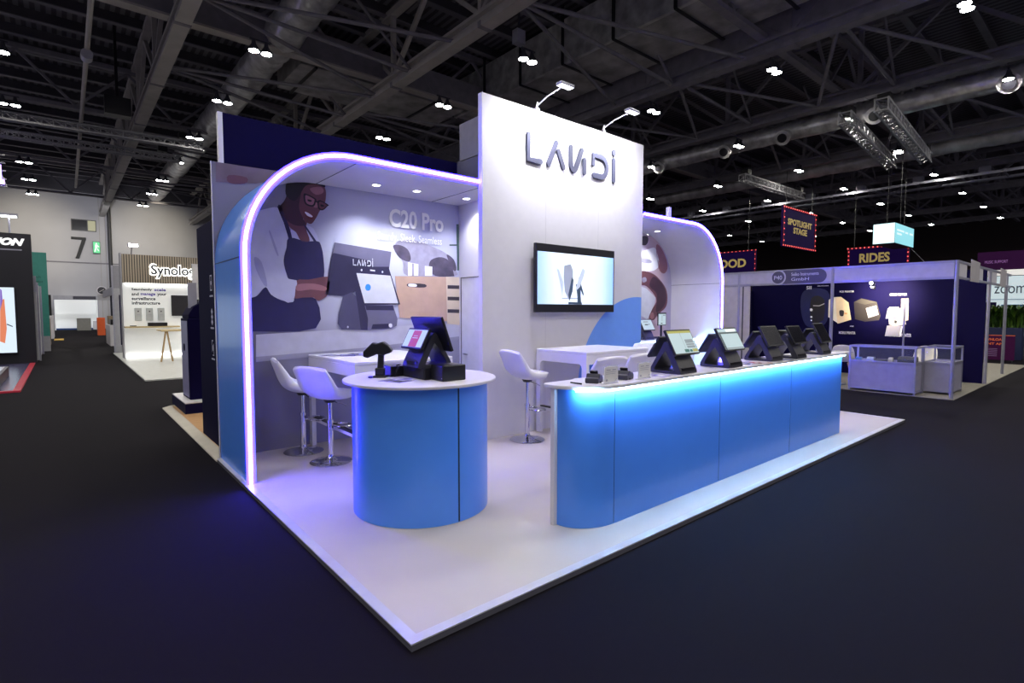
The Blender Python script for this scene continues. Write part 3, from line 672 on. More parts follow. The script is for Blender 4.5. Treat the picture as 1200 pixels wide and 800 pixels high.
CNX, CNX2 = 1.515, 6.35
def corner(x0, y_back, y_front, ax, n=14):
    """plan outline of a long front that curves round its left end"""
    P = [(x0, y_back)]
    for k in range(1, n + 1):
        a = PI + (PI / 2) * k / n
        P.append((x0 + ax + ax * math.cos(a), y_back + (y_back - y_front) * math.sin(a)))
    return P
o = empty('long_counter', (0, 0, 0), 'long blue reception counter with glowing strip under its white top', 'counter')
P = corner(CNX, .557, .303, .33) + [(CNX2, .303), (CNX2, .557)]
b = MB(); n = len(P); v = [(x, y, .0415) for x, y in P] + [(x, y, 1.044) for x, y in P]
b.add(v, [(i, (i + 1) % n, (i + 1) % n + n, i + n) for i in range(n)], BLUE, True); b.build('blue_front', o, ang=30)
b = MB(); b.box(CNX - .03, CNX2 + .005, .5575, .597, .0415, 1.044, WHITE); b.build('back_panel', o, .002)
P = corner(CNX - .055, .60, .262, .38) + [(CNX2 + .03, .262), (CNX2 + .03, .68), (CNX - .01, .68), (CNX - .045, .655)]
b = MB(); b.prism(P, 'xy', 1.0445, 1.072, WHITE); b.build('countertop', o, .006)
for x in (1.845, 3.34, 4.85):
    b = MB(); b.box(x, x + .005, .3015, .3035, .05, 1.0, mat('fine blue joint', '1c4aa0', .6)); b.build('panel_joint', o)
b = MB(); Ps = corner(CNX - .005, .50, .279, .33)[4:] + [(CNX2 - .01, .279)]
Q = [(x - (.012 if i < 10 else 0) * (1 - i / 12), y - .014) for i, (x, y) in enumerate(Ps)]
n = len(Ps); v = [(x, y, z) for z in (1.034, 1.0438) for x, y in Ps] + [(x, y, z) for z in (1.034, 1.0438) for x, y in Q]
f = []
for i in range(n - 1):
    f += [(2 * n + i, 2 * n + i + 1, 3 * n + i + 1, 3 * n + i), (i, i + 1, 2 * n + i + 1, 2 * n + i), (n + i, n + i + 1, 3 * n + i + 1, 3 * n + i), (i, i + 1, n + i + 1, n + i)]
f += [(0, 2 * n, 3 * n, n), (n - 1, 3 * n - 1, 4 * n - 1, 2 * n - 1)]
b.add(v, f, CYAN); b.build('strip_light', o)
# ------------------------------------------------------------------ bar stools
def seat_grid(prof, th):
    """prof: list of (x, z, halfwidth, sidelift, sidepull) from front lip to back top"""
    nv = 10; top = []
    for x, z, hw, lift, pull in prof:
        row = []
        for j in range(nv + 1):
            t = -1 + 2 * j / nv; row.append(Vector((x + pull * t * t, hw * t, z + lift * t * t)))
        top.append(row)
    nu = len(prof); V = []; N = []
    for i in range(nu):
        for j in range(nv + 1):
            du = top[min(i + 1, nu - 1)][j] - top[max(i - 1, 0)][j]; dv = top[i][min(j + 1, nv)] - top[i][max(j - 1, 0)]
            V.append(top[i][j]); N.append(du.cross(dv).normalized())
    return V, N, nu, nv
def make_stool(label, group, loc, rz, h=.83, hb=1.11):
    e = empty('bar_stool', loc, label, 'bar stool', group, rz)
    bk = hb - h
    prof = [(.245, h - .05, .12, .0, -.03), (.25, h - .018, .15, .0, -.03), (.20, h + .0, .19, .004, -.02), (.10, h - .008, .205, .015, 0), (0, h - .012, .215, .03, 0), (-.09, h - .0, .222, .05, .01),
            (-.15, h + .035, .225, .06, .03), (-.195, h + bk * .33, .228, .04, .05), (-.235, h + bk * .6, .23, .015, .05), (-.27, h + bk * .85, .228, -.008, .045), (-.285, h + bk * .97, .228, -.015, .04), (-.292, h + bk, .215, -.02, .035)]
    V, N, nu, nv = seat_grid(prof, .04)
    th = [.03, .05, .07, .085, .09, .09, .085, .065, .05, .042, .036, .025]
    B_ = [v - n * th[i // (nv + 1)] * (1.0) for i, (v, n) in enumerate(zip(V, N))]
    # make sure the underside lies away from the sitter
    if B_[4 * (nv + 1) + nv // 2].z > V[4 * (nv + 1) + nv // 2].z: B_ = [v + n * th[i // (nv + 1)] for i, (v, n) in enumerate(zip(V, N))]
    b = MB(); n = len(V); w_ = nv + 1
    q = lambda i, j: i * w_ + j
    f = [(q(i, j), q(i, j + 1), q(i + 1, j + 1), q(i + 1, j)) for i in range(nu - 1) for j in range(nv)]
    f += [(n + q(i, j), n + q(i + 1, j), n + q(i + 1, j + 1), n + q(i, j + 1)) for i in range(nu - 1) for j in range(nv)]
    f += [(q(i, 0), q(i + 1, 0), n + q(i + 1, 0), n + q(i, 0)) for i in range(nu - 1)] + [(q(i, nv), n + q(i, nv), n + q(i + 1, nv), q(i + 1, nv)) for i in range(nu - 1)]
    f += [(q(0, j), n + q(0, j), n + q(0, j + 1), q(0, j + 1)) for j in range(nv)] + [(q(nu - 1, j), q(nu - 1, j + 1), n + q(nu - 1, j + 1), n + q(nu - 1, j)) for j in range(nv)]
    b.add(V + B_, f, LEATHER, True); s_ = b.build('seat', e, ang=180); sd = s_.modifiers.new('subsurf', 'SUBSURF'); sd.levels = 1; sd.render_levels = 2
    b = MB(); b.lathe([(.205, .0), (.21, .006), (.20, .014), (.12, .03), (.05, .045), (.036, .06), (.034, .08)], (0, 0, 0), CHROME, 40); b.build('base', e, ang=60)
    b = MB(); b.cyl((0, 0, .06), (0, 0, .42), .030, .030, CHROME, 20); b.cyl((0, 0, .42), (0, 0, h - .12), .021, .021, CHROME, 18); b.cyl((0, 0, .41), (0, 0, .44), .035, .035, CHROME, 18)
    b.cyl((0, 0, h - .125), (0, 0, h - .09), .05, .07, BLACK, 16); b.build('column', e)
    b = MB(); b.tube([(.03, 0, .36), (.06, 0, .36)], .012, CHROME, 8)
    b.tube([(.06 , -.0, .36)] + [(.14 + .09 * math.cos(PI - k * PI / 10 * 1), 0 + .13 * math.sin(PI - k * PI / 10), .36) for k in range(0, 21)], .010, CHROME, 8); b.build('footrest', e)
    b = MB(); b.tube([(.02, -.03, h - .12), (.05, -.12, h - .135), (.06, -.17, h - .155)], .006, CHROME, 6); b.build('lift_lever', e)
    return e
PZ0 = .0415
GS = 'white bucket bar stools on chrome stems'
make_stool('white bar stool by the white tower, standing between the two blue counters', GS, (3.06, 2.61, PZ0), math.radians(-8))
make_stool('white bar stool with its back to the neon post, farther one against the printed wall', GS, (.80, 3.80, PZ0), math.radians(-12), .76, 1.06)
make_stool('white bar stool in the alcove, nearer one beside the round counter', GS, (.88, 3.22, PZ0), math.radians(22), .745, 1.02)
make_stool('white bar stool seen from behind, left one between long counter and white table', GS, (3.32, 1.76, PZ0), math.radians(84), .80, 1.08)
make_stool('white bar stool seen from behind, right one between long counter and white table', GS, (3.98, 1.80, PZ0), math.radians(80), .80, 1.08)
make_stool('white bar stool beyond the white table, facing it from the blue arc print side', GS, (5.05, 2.45, PZ0), math.radians(188), .82, 1.10)

# ------------------------------------------------------------------ poseur tables
def poseur(loc, w, d, h, label):
    e = empty('bar_table', loc, label, 'table', 'white high tables')
    t = .035
    b = MB(); b.box(0, w, 0, d, h - t, h, LACQ); b.build('tabletop', e, .008, seg=3)
    lw = .075
    def legfr(x0, x1, y0, y1, ax):   # rounded portal: legs flare softly into the apron
        b = MB()
        if ax == 'y':
            P = [(y0, 0), (y0, h - t - .0005), (y1, h - t - .0005), (y1, 0), (y1 - lw, 0), (y1 - lw, h - .2)] + [(y1 - lw - .05 + .05 * math.cos(a), h - .2 + .05 * math.sin(a)) for a in (PI / 6, PI / 3, PI / 2)] + [(y0 + lw + .05 + .05 * math.cos(a), h - .2 + .05 * math.sin(a)) for a in (PI / 2, 2 * PI / 3, 5 * PI / 6)] + [(y0 + lw, h - .2), (y0 + lw, 0)]
            b.prism(P, 'yz', x0, x1, LACQ)
        return b
    for x0 in (.0, w - .05): legfr(x0, x0 + .05, .0, d, 'y').build('leg_frame', e, .004)
    for y0 in (.005, d - .03):
        b = MB(); b.box(.05, w - .05, y0, y0 + .025, h - .15, h - t - .001, LACQ); b.build('apron', e)
    for x0 in (.005, w - .045):
        b = MB(); b.box(x0, x0 + .04, lw, d - lw, .30, .335, LACQ); b.build('foot_rail', e)
    for x0 in (.0, w - .05):
        b = MB(); b.box(x0, x0 + .05, lw, d - lw, .3355, .352, BLACK); b.build('foot_rail_pad', e)
    return e
poseur((3.455, 2.02, PZ0), 1.20, .86, 1.075, 'white high table beside the white tower wall under the television')
poseur((.965, 2.80, PZ0), 1.15, 1.27, 1.055, 'white high table in the neon alcove with leaflets on it')

# ------------------------------------------------------------------ tills (point of sale terminals)
SG = emis('pale till screen', (.52, .66, .70), .95); SGY = emis('till yellow bar', (.50, .48, .10), .8); SGG = emis('till green key', (.02, .17, .15), .8); SLN = emis('till grey rows', (.30, .36, .40), .8); SWB = emis('till white banner', (1, 1, .95), 1.1); SDB = emis('till dark banner', (.06, .10, .11), .8)
GLOSS = mat('black glass display', '1b1b24', .12, coat=.6)
GREFL = mat('dark grey glass display', '2c2c36', .18, coat=.5)
SPK = emis('till pink picture', (.45, .07, .12), .9)
def slab(b, c, U, V, N, w, h, t, m):
    c = Vector(c); v = [c + U * (w / 2 * i) + V * (h / 2 * j) - N * (t * k) for k in (0, 1) for i, j in ((-1, -1), (1, -1), (1, 1), (-1, 1))]
    return b.add(v, [(0, 1, 2, 3), (7, 6, 5, 4), (0, 4, 5, 1), (1, 5, 6, 2), (2, 6, 7, 3), (3, 7, 4, 0)], m)
def rects(b, c, U, V, N, items):
    for k, (x0, y0, x1, y1, m) in enumerate(items):
        P = [Vector(c) + U * x + V * y + N * (.0008 + .0004 * k) for x, y in ((x0, y0), (x1, y0), (x1, y1), (x0, y1))]
        b.add(P, [(0, 1, 2, 3)], m)
def make_till(loc, label, rz=0, screen='lit', big=(.37, .235), rear=(.30, .21), group='tills in a row along the long counter', rearlit=None, base_w=.25, fz=(-.085, .265), rzz=(.115, .225, 33)):
    """front display looks to local -Y, rear display to local +Y; the foot is a rounded triangle loop"""
    e = empty('till_terminal', loc, label, 'till', group, rz)
    # body: loop profile in YZ, hollow
    outer_ = smooth_loop([(-.13, .0), (-.145, .02), (-.125, .07), (-.05, .20), (-.02, .255), (.0, .268), (.02, .255), (.05, .20), (.135, .06), (.15, .02), (.135, .0), (.0, .0)], 3); outer_ = [(y, max(0, z)) for y, z in outer_]
    inner_ = [(-.085, .028), (-.035, .13), (.0, .19), (.035, .15), (.10, .055), (.108, .03), (.09, .022), (-.07, .022)]
    b = MB(); hw = base_w / 2
    no, ni = len(outer_), len(inner_)
    # side cheeks as frames: triangulate ring between the loops
    def ringfaces(x):
        O = [Vector((x, y, z)) for y, z in outer_]; I = [Vector((x, y, z)) for y, z in inner_]
        tr = tessellate_polygon([O, I]); return O + I, tr
    for x in (-hw, hw):
        V, tr = ringfaces(x); b.add(V, [tuple(t) for t in tr], DARK)
    for loop in (outer_, inner_):
        n = len(loop); v = [(-hw, y, z) for y, z in loop] + [(hw, y, z) for y, z in loop]
        b.add(v, [(i, (i + 1) % n, (i + 1) % n + n, i + n) for i in range(n)], DARK, True)
    b.build('stand', e, ang=40)
    b = MB(); b.box(-hw + .03, hw - .03, -.1445, -.128, .012, .05, BLACK); b.build('printer_slot', e)
    def display(sgn, wh, zc, yc, tilt, nm, lit):
        U = Vector((-sgn, 0, 0)) * -1 if sgn > 0 else Vector((1, 0, 0))
        U = Vector((1, 0, 0)) if sgn < 0 else Vector((-1, 0, 0))
        V = Vector((0, -sgn * math.sin(tilt), math.cos(tilt))); N = U.cross(V)
        c = Vector((0, yc, zc)); b = MB(); slab(b, c, U, V, N, wh[0], wh[1], .022, BLACK); o = b.build(nm, e, .004)
        b = MB(); W_, H_ = wh[0] / 2 - .012, wh[1] / 2 - .014
        if lit == 'off': it = [(-W_, -H_, W_, H_, GLOSS)]
        elif lit == 'grey': it = [(-W_, -H_, W_, H_, GREFL)]
        elif lit == 'yellow': it = [(-W_, -H_, W_, H_, SG), (-W_, H_ - .022, W_, H_, SGY), (.0, -H_ + .03, .004, H_ - .022, SLN), (.03, -H_ + .045, W_ - .02, .02, SLN), (.03, -H_ + .085, W_ - .02, -H_ + .09, SG), (.03, -H_ + .065, W_ - .02, -H_ + .07, SG), (-.03, -H_ + .008, .035, -H_ + .034, SGG), (.045, -H_ + .008, .085, -H_ + .03, SGG), (.09, -H_ + .008, W_ - .01, -H_ + .034, SGY)]
        elif lit == 'banner': it = [(-W_, -H_, W_, H_, SG), (-W_, H_ - .05, W_, H_ - .032, SDB), (-.03, H_ - .03, W_ - .03, H_ - .004, SWB), (-W_, -H_, -W_ + .028, H_ - .05, SDB), (-W_ + .03, -H_ + .004, W_, -H_ + .016, SLN)]
        elif lit == 'pink': it = [(-W_, -H_, W_, H_, SG), (-W_ * .38, -H_ * .98, W_ * .45, H_ * .9, SPK), (-W_ * .25, .0, W_ * .3, .006, SG), (-W_ * .2, .018, W_ * .25, .022, SG)]
        elif lit == 'price': it = [(-W_, -H_, W_, H_, SG), (-W_ * .6, H_ * .5, W_ * .3, H_ * .7, SLN), (-W_ * .5, -H_ * .1, W_ * .1, H_ * .15, SDB), (W_ * .25, 0, W_ * .4, H_ * .2, SDB)]
        rects(b, c, U, V, N, it); b.build('screen', o, recalc=False)
    display(-1, big, fz[1], fz[0], math.radians(28), 'front_display', screen)
    display(1, rear, rzz[1], rzz[0], math.radians(rzz[2]), 'rear_display', rearlit or 'off')
    return e
ZT = 1.0725
make_till((2.81, .445, ZT), 'till on the long counter with lit screen and yellow header, nearest the sign cards', screen='yellow')
make_till((3.59, .43, ZT), 'till on the long counter with lit pale screen and white banner', screen='banner')
make_till((4.53, .46, ZT), 'till on the long counter with dark grey reflecting screen, middle of the row', screen='grey')
make_till((5.05, .42, ZT), 'till on the long counter with black screen, second from its far end', screen='off', big=(.34, .22))
make_till((5.86, .45, ZT), 'small till on the long counter with black screen, at the far end beside the cup', screen='off', big=(.30, .26))
# back counter tills
make_till((6.75, 3.62, 1.086), 'till on the back counter showing a price on its lit screen', screen='price', group='tills on the back counter', big=(.34, .22))
e = empty('till_terminal', (7.32, 3.62, 1.086), 'slim till on the back counter with small lit display raised on a pole', 'till', 'tills on the back counter')
b = MB(); b.box(-.13, .13, -.1, .1, 0, .035, DARK); b.build('base', e, .006)
b = MB(); b.cyl((0, .02, .035), (0, .02, .30), .018, .018, BLACK, 12); b.build('pole', e)
b = MB(); slab(b, (0, 0, .36), UX, UZ, -UY, .26, .24, .02, BLACK); dsp = b.build('display', e, .004)
b = MB(); rects(b, (0, 0, .36), UX, UZ, -UY, [(-.115, -.105, .115, .095, SG), (-.01, -.04, .0, .07, SDB), (-.04, -.09, .01, -.07, SDB), (.02, .06, .1, .08, SLN)]); b.build('screen', dsp, recalc=False)

# things on the long counter
def cradle(loc, rz, label):
    e = empty('charging_cradle', loc, label, 'cradle', 'charging cradles on the long counter', rz)
    b = MB(); b.prism([(-.085, 0), (.085, 0), (.085, .035), (.06, .05), (.02, .045), (.0, .065), (-.04, .068), (-.055, .04), (-.085, .038)], 'xz', -.05, .05, DARK); b.build('body', e, .008)
    b = MB(); b.box(-.03, .05, -.056, .056, .0, .012, BLACK); b.build('foot', e)
    b = MB(); b.prism([(.0, .045), (.015, .045), (-.01, .09), (-.025, .085)], 'xz', -.03, .03, BLACK); b.build('contact_post', e, .003)
    return e
cradle((1.80, .46, ZT), math.radians(28), 'dark charging cradle on the long counter, nearer its rounded end')
cradle((2.13, .44, ZT), math.radians(20), 'dark blue-black charging cradle on the long counter between the two sign cards')
ACR = mat('clear acrylic', 'eef0f6', .05, alpha=.35); GINK = mat('grey print ink', 'a9a9c2', .6)
def card(loc, rz, label):
    e = empty('sign_card', loc, label, 'sign card', 'small white sign cards on the long counter', rz)
    b = MB(); b.box(-.075, .075, -.002, .002, .012, .125, PAPER); b.build('card', e)
    b = MB(); b.box(-.08, .08, .0025, .004, 0, .13, ACR); b.box(-.08, .08, -.004, .03, 0, .003, ACR); b.build('acrylic_holder', e)
    b = MB()
    for k, (x0, x1) in enumerate(((-.055, -.01), (.01, .05))): b.box(x0, x1, -.0028, -.0022, .098, .104, GINK)
    for k in range(2): b.box(-.06, .055 - .01 * (k % 2), -.0028, -.0022, .085 - .013 * k, .0875 - .013 * k, GINK)
    b.cyl((-.052, -.0022, .028), (-.052, -.0028, .028), .009, .009, GINK, 10); b.bar((.04, -.0026, .02), (.06, -.0026, .036), .006, .0006, GINK); b.build('print', e)
    return e
card((1.83, .325, ZT), math.radians(0), 'small white sign card in front of the nearer cradle')
card((2.245, .335, ZT), math.radians(0), 'small white sign card beside the first lit till')
b = MB(); b.cyl((0, 0, .006), (.09, .05, .006), .006, .005, BLACK, 8); o = b.build('pen'); o.location = (1.63, .43, ZT); o.rotation_euler = (0, 0, 1.1)
tag(o, 'short black pen lying on the rounded end of the long counter', 'pen')
BRO = [mat('leaflet blue', '2c3f8c', .5), mat('leaflet red', 'a03a44', .5), mat('leaflet white', 'dcdce6', .5), mat('leaflet dark', '24222e', .5), mat('leaflet violet', '8f86c8', .5)]
def leaflet(loc, rz, m, label, w=.1, d=.2, m2=None, group='leaflets on the long counter'):
    b = MB(); b.box(-w / 2, w / 2, -d / 2, d / 2, 0, .002, m)
    b.box(-w / 2 + .01, w / 2 - .01, -d / 2 + .02, 0, .002, .0025, m2 or BRO[2]); b.box(-w / 2 + .01, w / 2 - .03, .03, .06, .002, .0025, m2 or BRO[2])
    o = b.build('leaflet'); o.location = loc; o.rotation_euler = (0, 0, rz); return tag(o, label, 'leaflet', group)
leaflet((3.96, .44, ZT), .3, BRO[0], 'blue leaflet lying on the long counter, left of the spread', m2=BRO[3]); leaflet((4.12, .40, ZT), -.5, BRO[3], 'dark leaflet lying beside the blue one on the long counter'); leaflet((4.20, .34, ZT + .0026), .9, BRO[1], 'red leaflet on the long counter in front of the grey screen till')
leaflet((4.76, .36, ZT), .1, BRO[3], 'dark leaflet between the grey and the black till on the long counter', m2=BRO[0]); leaflet((2.50, .40, ZT), .1, BRO[4], 'pale violet leaflet lying flat by the first till', m2=BRO[2])
b = MB(); b.lathe([(.028, 0), (.034, .01), (.036, .12), (.030, .121), (.028, .012)], (0, 0, 0), mat('clear cup', 'b8bce6', .1, alpha=.5), 16); o = b.build('cup'); o.location = (6.14, .50, ZT); tag(o, 'small clear cup at the far end of the long counter', 'cup')

# ------------------------------------------------------------------ things on the round counter
ZR = 1.0735
e = empty('cash_drawer', (1.0, 1.53, ZR), 'low black cash drawer box under the till on the round counter', 'cash drawer', None, math.radians(0))
b = MB(); b.box(-.105, .115, -.175, .165, 0, .088, BLACK); b.build('body', e, .006)
b = MB(); b.box(-.108, -.1051, -.16, .15, .012, .075, mat('drawer front black', '22222a', .3)); b.build('drawer_front', e)
make_till((1.0, 1.50, ZR + .0885), 'till on the round counter with pink picture on its small screen and big rear display', rz=math.radians(-90), screen='pink', big=(.31, .175), rear=(.46, .28), group='till on the round counter', base_w=.24, fz=(-.105, .225), rzz=(.055, .262, 20))
e = empty('receipt_printer', (1.055, 1.275, ZR), 'black cube receipt printer at the right of the round counter', 'printer', 'black printers on the round counter')
b = MB(); b.box(-.11, .10, -.09, .08, 0, .118, BLACK); b.build('body', e, .008)
b = MB(); b.box(-.09, .08, -.07, .06, .1185, .122, mat('printer lid black', '2a2a32', .3)); b.build('lid', e, .002); b = MB(); b.box(-.1115, -.1102, -.08, -.072, .02, .026, mat('tiny white mark', 'c8c8d0', .5)); b.build('indicator', e)
e = empty('receipt_printer', (.865, 1.80, ZR), 'black printer box with white sticker, left of the till on the round counter', 'printer', 'black printers on the round counter')
b = MB(); b.box(-.075, .075, -.10, .06, 0, .085, BLACK); b.build('body', e, .005)
b = MB(); b.box(-.0765, -.0752, -.01, .04, .052, .077, PAPER); b.build('sticker', e)
b = MB(); b.tube([(-.02, -.09, .088), (.0, -.12, .10), (-.03, -.16, .092), (-.07, -.18, .06), (-.08, -.17, .01)], .006, BLACK, 6); b.build('cable', e)
e = empty('barcode_scanner', (.72, 1.745, ZR), 'black handheld scanner resting in its upright stand on the round counter', 'scanner', None, math.radians(-38))
b = MB(); b.box(-.05, .055, -.045, .045, 0, .016, BLACK); b.box(-.035, .035, -.03, .03, .0165, .075, BLACK); b.build('stand', e, .006)
b = MB(); b.prism([(-.02, .07), (.028, .07), (.034, .2), (-.012, .2)], 'xz', -.022, .022, BLACK); b.build('handle', e, .008)
b = MB(); b.prism([(-.125, .165), (-.09, .155), (-.02, .185), (.03, .175), (.085, .195), (.10, .215), (.07, .255), (.03, .285), (-.02, .27), (-.05, .28), (-.085, .245), (-.125, .205)], 'xz', -.042, .042, BLACK); b.build('scanner_head', e, .01)
b = MB(); b.box(-.085, -.05, -.05, -.0, .0, .012, mat('blue led reflector base', '2a20d0', .3)); b.build('side_button', e, .004)
leaflet((.70, 1.46, ZR), .35, BRO[4], 'leaflet with violet print on the front of the round counter', .13, .22, BRO[3], 'leaflets on the round counter'); leaflet((.785, 1.52, ZR + .0028), .1, BRO[2], 'white leaflet overlapping the violet one on the round counter', .11, .2, BRO[4], 'leaflets on the round counter')
ZA = PZ0 + 1.0565
for k, (x, y, r, m, lb) in enumerate(((1.12, 3.75, .2, BRO[3], 'dark leaflet near the wall end'), (1.25, 3.62, -.4, BRO[0], 'blue leaflet'), (1.42, 3.68, .8, BRO[3], 'dark leaflet laid crosswise'), (1.45, 3.48, .1, BRO[2], 'white leaflet'))):
    leaflet((x, y, ZA + .003 * k), r, m, lb + ' on the white high table in the alcove', .16, .23, BRO[4], 'leaflets on the alcove table')
b = MB(); b.prism([(-.04, 0), (.04, 0), (.015, .07), (-.01, .07)], 'xz', -.03, .03, PAPER); o = b.build('tent_card'); o.location = (1.62, 3.72, ZA); tag(o, 'tiny white tent card on the alcove table', 'sign card')
# ------------------------------------------------------------------ neighbour stand behind (wood floor, icon wall, kiosk)
def woodcol(nt, tc):
    wv = nt.nodes.new('ShaderNodeTexNoise'); wv.inputs['Scale'].default_value = 3; wv.inputs['Detail'].default_value = 6
    mp = nt.nodes.new('ShaderNodeMapping'); mp.inputs['Scale'].default_value = (1, 8, 1); nt.links.new(tc.outputs['Object'], mp.inputs[0]); nt.links.new(mp.outputs[0], wv.inputs['Vector'])
    return ramp(nt, wv.outputs['Fac'], [(.3, 'a87a52'), (.5, 'c39a70'), (.7, 'b58860')])
WOOD = xmat('light oak planks', woodcol, .45)
BEIGE = mat('beige ramp edge', 'b9b3a8', .5)
DPRINT = mat('white icon print', 'c9c9e4', .5)
o = empty('stand_platform', (0, 0, 0), 'oak floored stand platform with beige edge ramp behind the neon arch', 'platform')
b = MB(); b.box(.12, 3.5, 4.22, 8.05, 0, .04, WOOD); b.build('deck', o)
b = MB(); b.prism([(0.0, 0), (.0, .012), (.115, .041), (.12, .041), (.12, 0)], 'xz', 4.13, 8.15, BEIGE); b.box(.1201, 3.5, 8.0505, 8.15, 0, .041, BEIGE); b.build('edge_ramp', o)
o = empty('icon_wall', (0, 0, 0), 'navy wall with small white icons, seen edge-on left of the neon arch', 'display wall')
b = MB(); b.box(.13, .20, 4.215, 5.55, .041, 2.62, NAVY); b.build('wall_panel', o)
def iconX(b, X, y, z, kind):
    x = X - .001
    def q(y0, y1, z0, z1): b.box(x - .001, x, y + y0, y + y1, z + z0, z + z1, DPRINT)
    if kind == 0: q(-.05, .05, .075, .09); q(-.05, .05, -.09, -.075); q(-.05, -.037, -.09, .09); q(.037, .05, -.09, .09); q(-.02, .02, -.02, .02)
    elif kind == 1:
        for dz in (-.06, 0, .06): b.poly([(x, y - .05, z + dz), (x, y, z + dz - .04), (x, y + .05, z + dz), (x, y, z + dz + .04)], DPRINT)
    else: q(-.05, -.038, -.09, .05); q(.038, .05, -.05, .09); q(-.05, .02, -.09, -.078); q(-.02, .05, .078, .09); q(-.015, .015, -.03, .03)
ic = MB()
for k, (zc, s_) in enumerate(((1.92, 'Hotels'), (1.53, 'Retail'), (1.17, 'Kiosks'))): iconX(ic, .13, 4.80, zc, k)
ic.build('icon_print', o)
for zc, s_ in ((1.76, 'kiosk'), (1.39, 'retail'), (1.03, 'kiosks')):
    b = MB()
    for k in range(6): b.box(.128, .1295, 4.72 + k * .03, 4.72 + k * .03 + .018, zc, zc + .02, DPRINT)
    b.build('caption_print', o)
e = empty('display_kiosk', (.15, 7.1, .041), 'navy display kiosk on a white-topped plinth with paper rolls on top', 'kiosk')
b = MB(); b.box(.02, 1.1, .0, 1.25, 0, .155, NAVY2); b.build('plinth', e)
b = MB(); b.box(.02, 1.1, .0, 1.25, .1555, .17, WHITE); b.build('plinth_top', e)
b = MB(); b.box(.13, 1.0, .28, .90, .171, 1.44, NAVY); b.build('column', e, .01)
b = MB(); b.box(.125, .1295, .32, .86, .20, 1.40, mat('pale lilac side panel', '8c8ab4', .45)); sp = b.build('side_panel', e)
b = MB(); b.cyl((.1245, .6, .98), (.118, .6, .98), .06, .06, NAVY, 16); b.build('badge', sp)
b = MB(); b.prism([(.15, 1.4405), (1.0, 1.4405), (1.0, 1.72), (.38, 1.72), (.22, 1.62), (.15, 1.5)], 'xz', .3, .88, NAVY); b.build('hood', e, .01)
b = MB(); b.box(.25, .42, .5, .52, 1.74, 2.3, PAPER); b.box(.18, .30, .48, .4999, 1.6, 2.0, mat('grid print card', '9c9cb0', .5)); b.build('card_stack', e)
b = MB(); b.box(.44, .56, .45, .62, 1.7205, 2.45, mat('tan wooden slat', 'ae9c8a', .5)); b.build('slat', e)

# ------------------------------------------------------------------ slatted-header stand down the aisle
def slatcol(nt, tc):
    s = nt.nodes.new('ShaderNodeSeparateXYZ'); nt.links.new(tc.outputs['Object'], s.inputs[0])
    m1 = nt.nodes.new('ShaderNodeMath'); m1.operation = 'MULTIPLY'; m1.inputs[1].default_value = 14; nt.links.new(s.outputs[0], m1.inputs[0])
    fr = nt.nodes.new('ShaderNodeMath'); fr.operation = 'FRACT'; nt.links.new(m1.outputs[0], fr.inputs[0])
    return ramp(nt, fr.outputs[0], [(0, 'a89c8c'), (.55, 'b0a596'), (.6, '4a443e'), (1, '4a443e')], 'CONSTANT')
SLAT = xmat('wooden slat cladding', slatcol, .6)
SYW = mat('faintly glowing white wall', 'f0f2f2', .5, emit='f0f4f4', es=.25)  # wall brightness put into the material as a slight glow
INK = mat('dark print ink', '33323c', .5); INKV = mat('violet print ink', '5a4bb0', .5)
o = empty('slatted_stand_wall', (0, 0, 0), 'white stand wall with wooden slat header and glowing company sign down the left aisle', 'display wall')
b = MB(); b.box(.34, 3.6, 19.8, 19.9, .03, 2.53, SYW); b.build('wall_panel', o)
b = MB(); b.box(.34, 3.6, 19.6, 19.9, 2.531, 3.47, SLAT); b.build('slat_header', o)
b = MB(); b.box(.30, .34, 19.5, 19.95, .03, 3.5, mat('grey side board', 'a3a2ac', .6)); b.build('side_board', o)
def txr(s, name, x0, x1, z0, z1, Y, m, par, **k): return text(s, name, (x0, Y, z0), UX, UZ, x1 - x0, z1 - z0, m, par, **k)
txr('Synology', 'lettering', 1.14, 2.62, 2.72, 3.16, 19.56, INK, o, depth=.04, bold=.02)
HALO = emis('halo glow letter edge', (1, 1, .95), 3)
txr('Synology', 'halo_lettering', 1.10, 2.66, 2.68, 3.20, 19.585, HALO, o, depth=.01, bold=.07)
for (s_, x0, x1, z0, m) in (('Seamlessly', .60, 1.18, 2.26, INK), ('scale', 1.24, 1.58, 2.27, INKV), ('and', .60, .80, 2.11, INK), ('manage', .85, 1.27, 2.09, INKV), ('your', 1.32, 1.60, 2.09, INK), ('surveillance', .60, 1.27, 1.96, INK), ('infrastructure', .60, 1.40, 1.81, INK)):
    txr(s_, 'wall_print', x0, x1, z0, z0 + .11, 19.797, m, o, depth=.002, bold=.03)
b = MB(); b.box(.36, 1.9, 19.35, 19.795, 1.03, 1.08, mat('pale wood shelf', 'c9b489', .5)); b.build('shelf', o)
b = MB(); b.box(.40, 3.4, 19.74, 19.795, .05, .12, emis('plinth strip light', (1, 1, .95), 4)); b.build('strip_light', o)
b = MB(); b.box(.42, 3.5, 19.72, 19.79, 2.49, 2.53, emis('header strip light', (1, 1, .96), 4)); b.build('strip_light', o)
for k, (x, lb) in enumerate(((.66, 'leftmost pale wall unit above the wooden shelf'), (.98, 'middle pale wall unit above the wooden shelf'), (1.31, 'rightmost pale wall unit above the wooden shelf'))):
    e = empty('storage_unit', (x, 19.79, 1.26), lb, 'device', 'wall-hung storage units')
    b = MB(); b.box(0, .2, -.06, 0, .0, .44, mat('pale grey unit', 'c6cacc', .4)); b.build('body', e, .01)
    b = MB(); b.box(.08, .12, -.062, -.0601, .30, .34, INK); b.box(.05, .15, -.062, -.0601, .20, .21, GINK); b.build('front_mark', e)
